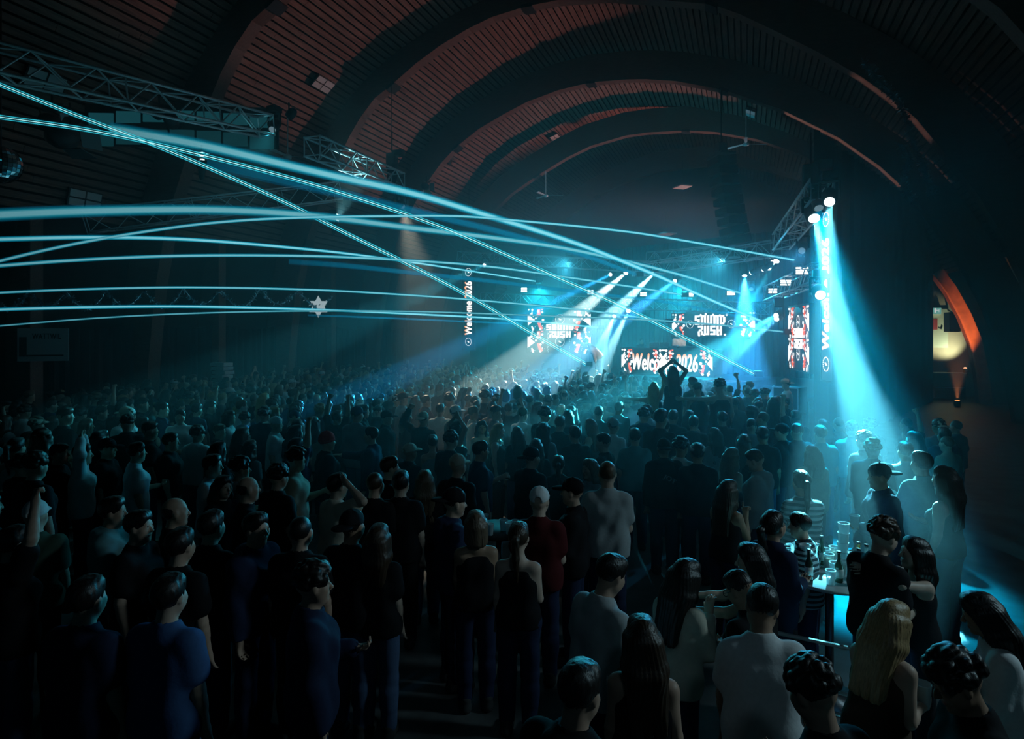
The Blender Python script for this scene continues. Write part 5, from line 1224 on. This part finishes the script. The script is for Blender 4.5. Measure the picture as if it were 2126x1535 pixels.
cr = Vector((PEOPLE[-1]['x'], PEOPLE[-1]['y'], EL)); t = empty('crate', cr, 'black crate on the podium under the tallest woman', 'crate'); MB().box((0, 0, .165), (.5, .42, .33)).build('body', M_steel, t); MB().box((0, 0, .32), (.52, .44, .03)).build('lid', M_black, t)
put(1448, 812, 2, pose('m', 'tank', R='sd', L='dn', hR='relax'), 'short', 'dark', 'black', 'man in a round cap on the podium with an arm over his neighbour', cap='cap', ccol='green', elev=EL, d=12.6, scale=1.0, h=.0115, landmark='the hugging pair on the podium')
put(1494, 806, -8, pose('m', 'tank', L='sd', R='dn2'), 'mop', 'dark', 'black', 'dark shaggy-haired man on the podium hugging the man in the cap', elev=EL, d=12.3, scale=1.05, h=.0115, skin=0)
put(1438, 790, -20, pose('m', 'tee', R='dn'), 'short', 'dark', 'green', 'man in a patterned shirt on the podium just behind the hugging pair', elev=EL, d=13.4, scale=1.03, h=.010)
# --- on the stage
ps = put(1217, 742, -80, pose('m', 'long', lean=42, R='dnf', L='dnf', hR='open', head=(0, -10, 0), legR=((.05, .15, -1), (0, -.25, -1)), legL=((.05, -.1, -1), (0, -.2, -1))), 'short', 'dark', 'beige', 'performer in a beige shirt bending down to the crowd from the stage edge', d=23.6, elev=1.3, scale=1.04, h=.010, bcol='denim')
put(1411, 700, 180, pose('m', 'tee', lean=10, R='bt', L='bt', head=(0, 18, 0)), 'short', 'dark', 'white', 'man in a white T-shirt and dark cap working behind the booth', d=22.6, elev=1.5, scale=1.0, h=.010, cap='cap', ccol='black', bcol='black')
put(1332, 712, 170, pose('m', 'jacket'), 'short', 'brown', 'black', 'blurred reddish face in the haze behind the left end of the booth', d=26.0, elev=1.3, scale=.93, h=.014)
# --- people one can pick out in the middle and left of the hall
T_ = [  # px, py, facing, sex, top, armR, armL, hair, hair colour, top colour, hat (kind, colour, back), label, landmark
 (173,944,60,'m','long','oc','oc','short','dark','white',None,'person in a pale sweater clasping both hands overhead','the clasped hands'),
 (212,858,70,'m','tee','dn','hd','short','dark','black',None,'man behind the clasped hands, bare forearm bent to his neck','the bent bare forearm'),
 (285,940,50,'m','tee','dn','bt','short','dark','white',None,'man in a white T-shirt looking down at his wristwatch arm','the wristwatch man'),
 (356,918,75,'m','tee','dn','dn','short','brown','black',None,'man in glasses looking right, behind the wristwatch man','the man in glasses'),
 (374,866,160,'m','tee','dn','dn','short','dark','white',None,'man in a white printed T-shirt facing us','the man facing us'),
 (224,932,80,'m','tee','dn','dn','short','dark','black',('cap','black',False),'man in a peaked cap right of the clasped hands',None),
 (124,943,70,'m','tee','dn','dn','fade','dark','black',None,'short-haired man left of the clasped hands',None),
 (438,846,80,'m','tee','dn','up','short','brown','black',None,'man in thick glasses with one bare arm raised','the raised bare arm'),
 (443,968,85,'m','long','dn','dn','short','dark','white',None,'boyish man in a white collar, face lit, looking right','the white collar'),
 (464,1012,120,'f','tee','dn','dn','long','dark','black',None,'dark-haired woman with a lit face in front of the white collar',None),
 (366,1064,60,'m','tee','dn','dn','bald','dark','black',None,'bald man with a shiny scalp in the dark left foreground','the bald man'),
 (236,1064,75,'m','hoodie','dn','dn','short','dark','teal',None,'man in a teal hoodie in the dark left foreground','the teal hoodie'),
 (267,845,85,'m','tee','dn','dn','short','dark','black',None,'dark-haired man in profile, left one of two lit faces',None),
 (291,842,85,'m','tee','dn','dn','short','dark','black',None,'man in profile, right one of two lit faces',None),
 (574,882,82,'m','tee','dn','dn','buzz','light','white',('cap','white',True),'man in a white backward cap and white T-shirt, looking right','the left white cap'),
 (747,842,160,'m','jacket','dn','dn','short','dark','black',('cap','white',False),'man facing us in a white cap with a dark badge','the badged white cap'),
 (608,796,70,'m','tee','dn','dn','short','dark','white',('cap','white',False),'small figure in a white cap near the left wall','the small white cap'),
 (681,918,60,'m','jacket','dn','dn','short','dark','black',('beanie','red',False),'person in a bright red beanie','the red beanie'),
 (700,868,20,'m','tee','up','up','short','dark','black',None,'person with both bare arms raised above the red beanie','the two raised arms'),
 (804,868,85,'m','jacket','dn','dn','short','dark','black',('cap','black',False),'man in a black cap in profile, right of the outstretched sleeve','the black cap profile'),
 (770,905,-85,'m','long','fw','dn','short','dark','navy',None,'man whose blue sleeve stretches left over his neighbours','the outstretched sleeve'),
 (846,868,60,'f','jacket','dn','dn','long','brown','black',None,'long-haired woman right of the black cap profile',None),
 (519,932,20,'f','tee','dn','dn','curlylong','brown','grey',None,'woman with long curly hair under the left white cap','the long curly hair'),
 (500,975,60,'m','tee','dn','bt','curly','dark','lightgrey',None,'curly man in a pale shirt below the long curly hair',None),
 (779,1007,10,'m','tee','dn','dn','buzz','brown','black',None,'broad man with cropped brown hair in a black T-shirt','the cropped brown head'),
 (702,1010,45,'m','tee','hd','dn','short','dark','cream',None,'man in a cream T-shirt scratching his dark hair','the cream T-shirt'),
 (882,1000,-10,'f','long','dn','ph','wavy','light','black',None,'woman with loose fair hair beside a glowing phone','the loose fair hair'),
 (517,1016,60,'m','tee','dn','dn','bald','dark','black',None,'bald-headed man right of the white collar',None),
 (579,992,30,'m','tee','dn','dn','curly','dark','black',None,'curly dark head left of the cream T-shirt',None),
 (811,972,70,'m','tee','dn','dn','short','brown','black',None,'man with combed hair behind the cropped brown head',None),
 (832,1005,0,'m','tee','dn','dn','short','dark','black',None,'dark round head right of the cropped brown head',None),
 (1086,862,35,'m','tee','dn','dn','short','dark','white',('cap','green',False),'man in a soft green cap and white T-shirt','the green cap'),
 (1036,895,110,'f','tank','dn','bt','long','blond','black',None,'blond woman facing right with a necklace, holding a drink','the blond with the necklace'),
 (1074,903,-15,'f','tee','dn','dn','long','dark','black',None,'woman with long dark hair right of the blond with the necklace','the long dark hair'),
 (1000,888,170,'f','tank','dn','dn','long','dark','black',None,'dark-haired woman facing us left of the blond with the necklace',None),
 (984,858,80,'m','tee','dn','dn','short','light','white',None,'fair man in a striped pale T-shirt looking right','the fair man'),
 (1031,832,10,'m','tee','dn','dn','mop','dark','black',None,'big dark-haired man in black, head above his neighbours','the big dark-haired man'),
 (1224,975,-120,'f','tee','dn','dn','long','light','grey',None,'woman with a lit parting left of the tall shaven man',None),
 (999,937,70,'m','tee','dn','ph','short','dark','navy',None,'man with thick black hair and a blue collar edge','the blue collar edge'),
 (937,916,30,'m','tee','dn','dn','curly','dark','black',None,'curly head behind the tan trucker cap',None),
 (1105,952,50,'m','jacket','dn','dn','short','dark','black',('cap','black',True),'man in a black cap looking down, in front of the dark gap','the downturned black cap'),
 (1113,930,0,'f','tee','dn','dn','long','dark','black',None,'long dark head behind the downturned black cap',None),
 (1193,903,-20,'m','long','dn','dn','short','dark','black',None,'broad man all in black in the centre of the floor','the broad man in black'),
 (1252,920,-60,'m','tee','dn','dn','fade','dark','black',None,'man in profile between the black-clad man and the grey-blue T-shirt',None),
 (1225,885,-60,'f','tank','dn','dn','wavy','red','black',None,'reddish-haired woman behind the broad man in black',None),
 (873,825,20,'m','tee','dn','dn','short','brown','white',None,'short-haired man in a cream T-shirt lit by the warm lamp','the warm-lit T-shirt'),
 (851,815,30,'m','jacket','dn','dn','fade','light','beige',None,'fair-headed person left of the warm-lit T-shirt',None),
 (914,852,10,'m','tee','dn','dn','short','dark','white',None,'dark-haired man in a white T-shirt left of the fair man','the white T-shirt in the middle'),
 (966,815,60,'f','tee','dn','dn','long','blond','white',None,'blond head glowing in the warm lamp light','the glowing blond head'),
 (988,800,85,'m','tee','dn','dn','curly','dark','white',None,'curly man in a white T-shirt looking right in the warm light',None),
 (938,802,10,'m','tee','dn','dn','short','dark','black',None,'man in the warm light with ruffled dark hair',None),
 (1015,826,15,'m','tee','dn','dn','short','dark','black',('cap','black',False),'capped head left of the big dark-haired man',None),
 (1047,800,10,'m','tee','up','dn','short','dark','black',None,'person pointing one hand up in the warm light','the pointing hand'),
 (1108,812,5,'m','hoodie','dn','dn','buzz','dark','black',None,'hooded broad person right of the big dark-haired man','the hooded person'),
 (1172,820,5,'m','hoodie','dn','dn','bald','dark','black',None,'smooth-headed person in a hood, second right of the big dark-haired man',None),
 (1163,880,20,'m','tee','dn','dn','short','light','black',None,'light-haired head behind the broad man in black',None),
 (1190,800,70,'m','tee','dn','up','short','dark','black',None,'man in profile with a raised fist near the stage edge','the raised fist'),
 (1250,830,0,'m','tee','dn','dn','short','dark','black',None,'dark head left of the blond woman on the podium',None),
 (1291,778,10,'m','tee','up','dn','curly','dark','black',None,'curly person punching a fist up below the booth','the fist below the booth'),
 (1254,784,-10,'m','tee','up','upb','short','dark','black',None,'person reaching both hands to the performer','the hands at the performer'),
 (1216,789,10,'m','tee','dn','up','short','dark','black',None,'person reaching one hand to the performer',None),
 (1243,858,10,'m','tee','dn','dn','short','dark','teal',None,'person in a teal top, shoulders lit, in the blue crowd',None),
 (1285,848,30,'m','long','dn','dn','short','dark','teal',None,'long-necked man in a teal top left of the podium','the long-necked man'),
 (1318,824,150,'f','tee','dn','dn','long','light','white',None,'pale-faced person glowing in blue left of the podium',None),
 (1552,815,0,'m','tee','dn','dn','short','dark','navy',None,'head and shoulders in front of the bright fog right of the podium','the head in the bright fog'),
 (1586,818,0,'m','tee','dn','dn','mop','dark','black',None,'second head in front of the bright fog, farther right',None),
 (1525,838,-10,'m','tee','dn','hd','short','dark','black',None,'person with an elbow raised over the head right of the podium','the raised elbow'),
 (1652,868,0,'m','tee','dn','up','short','dark','black',None,'person with one long arm raised against the dark by the slanted screen','the long raised arm'),
 (1622,898,-40,'m','jacket','dn','dn','short','dark','black',('cap','black',False),'man in a stiff cap bending his head by the pale coat','the stiff cap'),
 (1655,898,-10,'m','jacket','dn','dn','fade','dark','black',None,'man next to the stiff cap, collar lit',None),
 (1704,902,0,'m','tee','dn','dn','short','light','teal',None,'short-haired head in the blue haze above the pale coat',None),
 (1584,905,10,'m','tee','dn','dn','short','dark','black',None,'round dark head between the pale hoodie and the stiff cap',None),
 (1500,870,0,'m','tee','dn','dn','short','dark','black',None,'dark head in front of the podium',None),
 (1440,880,20,'m','hoodie','dn','dn','short','dark','black',None,'dark hooded back below the podium',None),
 (1484,905,-10,'f','long','dn','dn','long','dark','grey',None,'long dark hair and grey top below the podium',None),
 (653,1215,70,'m','jacket','dn','bt','curly','dark','navy',None,'curly man in a shiny blue jacket with a white collar','the shiny blue jacket'),
 (352,1240,10,'m','tee','dn','dn','short','dark','blue',None,'faint figure in a blue shirt, back to us, lower left','the blue shirt'),
 (182,1245,10,'m','tee','dn','dn','short','dark','navy',None,'faint figure in a pleated dark blue shirt, lower left corner','the dark blue shirt'),
 (533,1100,110,'m','hoodie','dn','dn','short','dark','navy',None,'man with a lit chin and blue collar in the dark','the blue collar'),
 (625,1106,5,'m','tee','dn','dn','buzz','dark','black',None,'cropped dark head with a lit neck left of the cream T-shirt',None),
 (732,1094,20,'m','tee','dn','dn','short','dark','black',('cap','black',True),'man in a dark cap below the cream T-shirt',None),
 (786,1122,10,'f','tee','dn','dn','long','brown','black',None,'woman with long dark hair, strands edge-lit','the edge-lit long hair'),
 (375,1135,15,'m','tee','dn','dn','short','dark','black',None,'dark back with one lit shoulder seam, left foreground',None),
 (290,1095,90,'m','tee','dn','dn','short','dark','black',None,'man in glasses in profile left of the bald man',None),
 (440,1095,20,'m','tee','dn','dn','short','dark','black',None,'dark head right of the bald man',None),
 (30,1130,30,'m','tee','up','dn','short','dark','black',None,'barely lit raised hand at the left edge','the hand at the left edge'),
 (560,790,60,'m','tee','upb','dn','short','dark','black',None,'fist raised by the left wall',None),
 (470,792,60,'m','tee','dn','dn','short','dark','black',None,'dark head at the foot of the wall post',None),
 (700,792,30,'m','tee','dn','dn','short','dark','black',None,'dark head left of the small raised arms by the wall',None),
 (775,775,10,'m','tee','up','dn','short','dark','white',('cap','white',False),'person in a white cap with an arm up near the blue banner','the far white cap'),
 (960,775,0,'m','tee','up','dn','short','dark','black',None,'raised fist under the left upright banner','the fist under the left banner'),
 (975,782,0,'m','tee','upb','up','short','dark','black',None,'two raised forearms under the left upright banner',None),
 (1008,765,60,'f','tank','oc','oc','long','light','lightgrey',None,'pale woman with arms overhead against the blue fog','the pale woman in the fog'),
 (1130,775,60,'m','tee','fwu','up','short','light','lightgrey',None,'pale person pointing at the stage in the bright fog','the pale pointing person'),
]
for (px, py, phi, sx, top, aR, aL, hr, hc, tc, hat, lab, lm) in T_:
    hd = {'up': 'fist', 'upb': 'fist', 'pt': 'point', 'hd': 'open', 'bt': 'cup', 'fw': 'open', 'ph': 'cup'}
    k = (sx, top, aR, aL)
    put(px, py, phi, pose(sx, top, aR, aL, hd.get(aR, 'relax'), hd.get(aL, 'relax')), hr, hc, tc, lab, hat[0] if hat else None, hat[1] if hat else 'black', hat[2] if hat else False, h=.0128 if py > 880 else .017, landmark=lm, key=k, shoes=py > 880, bcol=('denim', 'black', 'navy')[px % 3])
def handheld(i_lab, s, name):
    p = next(q for q in PEOPLE if q['o']['label'] == i_lab); return hand_at(p['o'], p['J'], s)
o = next(q for q in PEOPLE if q['lm'] == 'the loose fair hair'); g, _ = hand_at(o['o'], o['J'], 'L')
t = empty('smartphone', g, 'glowing smartphone held by the woman with loose fair hair', 'phone', None, Matrix.Rotation(YAW+.2, 3, 'Z') @ Matrix.Rotation(-.5, 3, 'X'))
MB().box((0, 0, .02), (.075, .009, .15)).build('case', M_black, t, bevel=.003); MB().box((0, -.0055, .02), (.066, .003, .135)).build('display', emis('phone_display', (.75, .9, 1), .8), t)
# --- the rest of the crowd, filled in row by row up to the stage
rf = random.Random(21); fill = []
keep = [(TB.x, TB.y, .75), (TB2.x, TB2.y, .55), (c0.x, c0.y, .7), (pc.x, pc.y, 1.3), (P(461, 762, 20.5).x, P(461, 762, 20.5).y, .75)]
grid = {}
def near(x, y, r):
    gx, gy = int(x//.5), int(y//.5)
    for i in range(gx-2, gx+3):
        for j in range(gy-2, gy+3):
            for (a, b_) in grid.get((i, j), ()):
                if (a-x)**2+(b_-y)**2 < r*r: return True
    return False
def addg(x, y): grid.setdefault((int(x//.5), int(y//.5)), []).append((x, y))
for p in PEOPLE: addg(p['x'], p['y'])
def infront(x, y): return (Vector((x, y, 0))-f0).dot(SB)       # < 0: the audience side of the stage edge
for _ in range(60000):
    px = rf.uniform(-90, 1990); dd = 3.6+23.5*math.sqrt(rf.random()); q = P(px, HY, dd)
    x, y = q.x, q.y; hz = rf.gauss(1.64, .07); py = HY+FPX*(CAMH-hz)/dd
    if infront(x, y) > -1.0 or x < -16.2: continue
    if px > 1640 and not (dd < 12 and 1660 < px < 1740 and py > 880) and not (880 < py < 925 and px < 1990): continue
    if px > 1400 and py > 1010: continue
    if px > 1290 and py > 985: continue
    if py > 1150 and rf.random() < .55: continue
    if 640 < px < 1190 and py > 1140: continue
    if py > 1330: continue
    if 1330 < px < 1640 and 13.8 < dd: 
        if rf.random() < .75 and px > 1500: continue
    if any((x-a)**2+(y-b_)**2 < r*r for a, b_, r in keep): continue
    if near(x, y, .42 if dd > 12 else .46 if dd > 8 else .54): continue
    hs = FPX*.25/dd; bad = False
    for p in PEOPLE:
        dy = py-p['py']; hp = FPX*.25/p['d']
        if abs(px-p['px']) < .55*(hs+hp) and -.4*hp < dy < 1.15*hs+.35*hp and p['py'] > 845: bad = True; break
        if p['py'] > 900 and abs(px-p['px']) < .9*hp and 0 <= dy < 1.9*hs: bad = True; break
    if bad: continue
    addg(x, y); fill.append((dd, px, py, x, y, hz))
    if len(fill) > 600: break
fill.sort()
N_IND = 300-len(PEOPLE)
KINDS = [('m', 'tee', 'dn', 'dn'), ('m', 'tee', 'dn2', 'ph'), ('m', 'hoodie', 'dn', 'dn'), ('m', 'jacket', 'dn', 'dn'), ('f', 'tee', 'dn', 'dn'), ('f', 'tank', 'dn', 'ph'), ('f', 'jacket', 'dn', 'dn')]
UPK = [('m', 'tee', 'up', 'dn'), ('m', 'tee', 'upb', 'up'), ('m', 'tee', 'dn', 'up'), ('f', 'tank', 'oc', 'oc'), ('m', 'long', 'dn', 'upb')]
HD = {'up': 'fist', 'upb': 'fist', 'ph': 'cup', 'oc': 'open'}
HWORD = {'short': 'short-haired', 'fade': 'cropped', 'buzz': 'close-shaven', 'curly': 'curly', 'mop': 'shaggy', 'long': 'long-haired', 'wavy': 'wavy-haired', 'bob': 'bob-haired', 'pony': 'ponytailed', 'bun': 'bun-haired', 'curlylong': 'long-curled'}
CWORD = {'lightgrey': 'light grey'}
TWORD = {'tee': 'T-shirt', 'hoodie': 'hoodie', 'jacket': 'jacket', 'tank': 'tank top', 'long': 'sweater'}
def pick(px, py):
    a = math.degrees(math.atan2(-(px-1330), 1)) if False else 0
    return 0
LM = [p for p in PEOPLE if p['lm']]
specs = []
for i, (dd, px, py, x, y, hz) in enumerate(fill):
    upch = .16 if (py < 850 and 820 < px < 1330) else .05
    sx, top, aR, aL = rf.choice(UPK) if rf.random() < upch else rf.choice(KINDS)
    hair = rf.choice(['short', 'short', 'fade', 'buzz', 'curly', 'mop'] if sx == 'm' else ['long', 'wavy', 'long', 'bob', 'pony', 'bun', 'curlylong'])
    hc = rf.choices(['dark', 'brown', 'light', 'blond'], [5, 3, 1.2, .8])[0]
    tc = rf.choices(['black', 'navy', 'grey', 'white', 'teal', 'beige', 'maroon', 'lightgrey', 'green'], [6, 2, 2, 1.6, .6, .6, .5, .8, .5])[0]
    hat = None
    if sx == 'm' and rf.random() < .16: hat = ('cap', rf.choice(['black', 'white', 'cream', 'navy', 'black']), rf.random() < .5)
    # most look at the stage
    sx_, sy_ = (P(1330, HY, 22).x-x, P(1330, HY, 22).y-y); th = math.atan2(-sx_, sy_)+rf.gauss(0, .55)
    specs.append(dict(dd=dd, px=px, py=py, x=x, y=y, hz=hz, k=(sx, top, aR, aL), hair=hair, hc=hc, tc=tc, hat=hat, th=th))
groups = {}
for s in specs[:N_IND]:
    best = min(LM, key=lambda p: math.hypot((p['px']-s['px'])*.8, p['py']-s['py'])*(1+.2*(p['py'] < s['py'])))
    dx, dy = s['px']-best['px'], s['py']-best['py']
    rel = ('right of' if dx > 0 else 'left of') if abs(dx) > abs(dy)*1.1 else ('in front of' if dy > 0 else 'behind')
    groups.setdefault((best['lm'], rel), []).append((math.hypot(dx, dy), s))
ORD = ['nearest', 'second', 'third', 'fourth', 'fifth', 'sixth', 'seventh', 'eighth', 'ninth', 'tenth', 'eleventh', 'twelfth']+['%dth' % n for n in range(13, 60)]
for (lm, rel), L_ in groups.items():
    L_.sort(key=lambda q: q[0])
    for n, (_, s) in enumerate(L_):
        sx, top, aR, aL = s['k']; who = HWORD[s['hair']]; hat = s['hat']
        w_ = '%s person' % who if not hat else 'person in %s cap' % hat[1]
        arm = ', arm up' if aR in ('up', 'upb') or aL in ('up', 'upb') else ', arms up' if aR == 'oc' else ''
        s['label'] = '%s %s, %s %s%s' % ((ORD[n]+' head '+rel) if True else '', lm, w_, 'in '+CWORD.get(s['tc'], s['tc'])+' '+TWORD[top], arm)
        if len(s['label'].replace(',', ' ').split()) > 16: s['label'] = '%s head %s %s, %s in %s%s' % (ORD[n], rel, lm, who if not hat else 'capped', CWORD.get(s['tc'], s['tc']), arm)
def spec_person(s, h, label, group):
    sx, top, aR, aL = s['k']; P_ = pose(sx, top, aR, aL, HD.get(aR, 'relax'), HD.get(aL, 'relax')); sc = s['hz']/1.65
    hat = s['hat']
    return person(('fill',)+s['k'], P_, (s['x'], s['y'], 0), s['th'], sc, s['hair'], s['hc'], s['tc'], rf.choice(['denim', 'black', 'navy']), rf.randrange(5), hat[0] if hat else None, hat[1] if hat else 'black', label, group, h, shoes=s['dd'] < 9, capback=hat[2] if hat else False)
for s in specs[:N_IND]: spec_person(s, .016, s['label'], 'standing crowd on the hall floor')
# the farthest rows, too many to tell apart: one body of people
rest = specs[N_IND:]
vs, qs, mi, colr = [], [], [], []; nv = 0; CMAT = {}
def crowd_mat(name, src):
    m = src.copy(); m.name = name; nt = m.node_tree
    at = nt.nodes.new('ShaderNodeAttribute'); at.attribute_name = 'tint'
    oi = next(n for n in nt.nodes if n.type == 'OBJECT_INFO')
    for l in list(oi.outputs['Color'].links): nt.links.new(at.outputs['Color'], l.to_socket)
    return m
CM = [crowd_mat('crowd_skin', M_skin), crowd_mat('crowd_cotton', M_fab), crowd_mat('crowd_hair', M_hair)]
NPC = {}
def npmesh(me):
    if me.name not in NPC:
        co = np.empty(len(me.vertices)*3, np.float32); me.vertices.foreach_get('co', co); q = np.empty(len(me.loops), np.int32); me.loops.foreach_get('vertex_index', q); NPC[me.name] = (co.reshape(-1, 3), q.reshape(-1, 4))
    return NPC[me.name]
def emit(me, M, col, m, cut=False):
    global nv
    co, q = npmesh(me)
    if cut:      # skin that the clothes cover is left out of these far figures
        c = co[q].mean(1); q = q[(c[:, 2] > 1.32) | (np.hypot(c[:, 0], c[:, 1]) > .2)]; us = np.unique(q); re = np.zeros(len(co), np.int32); re[us] = np.arange(len(us)); q = re[q]; co = co[us]
    A = np.array(M, dtype=np.float32); vs.append(co @ A[:3, :3].T+A[:3, 3]); qs.append(q+nv); mi.append(np.full(len(q), m, np.int32)); colr.append(np.tile(np.array([*col, 1], np.float32), (len(co), 1))); nv += len(co)
for s in rest:
    sx, top, aR, aL = s['k']; P_ = pose(sx, top, aR, aL, HD.get(aR, 'relax'), HD.get(aL, 'relax'))
    me, _, _, J = body_meshes(('fill',)+s['k'], P_, .036); _, tm, bm_, _ = body_meshes(('fill',)+s['k'], P_, .052); sc = s['hz']/1.65
    M = Matrix.Translation((s['x'], s['y'], 0)) @ Matrix.Rotation(s['th'], 4, 'Z') @ Matrix.Scale(sc, 4) @ Matrix.Translation((0, 0, .02))
    emit(me, M, SK[rf.randrange(5)], 0, True); emit(tm, M, TC[s['tc']], 1); emit(bm_, M, TC['navy'], 1)
    Mh = M @ m4(J['Mh'], J['head']); emit(hair_mesh(s['hair'], .026), Mh, HC[s['hc']], 2)
    if s['hat']:
        cm, br = cap_meshes('cap'); Mc = Mh @ Matrix.Rotation(PI if s['hat'][2] else 0, 4, 'Z'); emit(cm, Mc, TC[s['hat'][1]], 1); emit(br, Mc, TC[s['hat'][1]], 1)
if vs:
    co = np.concatenate(vs); q = np.concatenate(qs); me = bpy.data.meshes.new('crowd')
    me.vertices.add(len(co)); me.vertices.foreach_set('co', co.ravel()); me.loops.add(len(q)*4); me.loops.foreach_set('vertex_index', q.astype(np.int32).ravel())
    me.polygons.add(len(q)); me.polygons.foreach_set('loop_start', np.arange(len(q), dtype=np.int32)*4); me.polygons.foreach_set('loop_total', np.full(len(q), 4, np.int32))
    for m in CM: me.materials.append(m)
    me.polygons.foreach_set('material_index', np.concatenate(mi)); me.polygons.foreach_set('use_smooth', np.ones(len(q), bool))
    ca = me.color_attributes.new('tint', 'FLOAT_COLOR', 'POINT'); ca.data.foreach_set('color', np.concatenate(colr).ravel()); me.update(calc_edges=True)
    tag(link('crowd', me, None), 'packed far rows of the crowd below the stage and along the left wall', 'crowd', None, 'stuff')
print('PEOPLE', len(PEOPLE), 'FILL', len(fill), 'REST', len(rest))
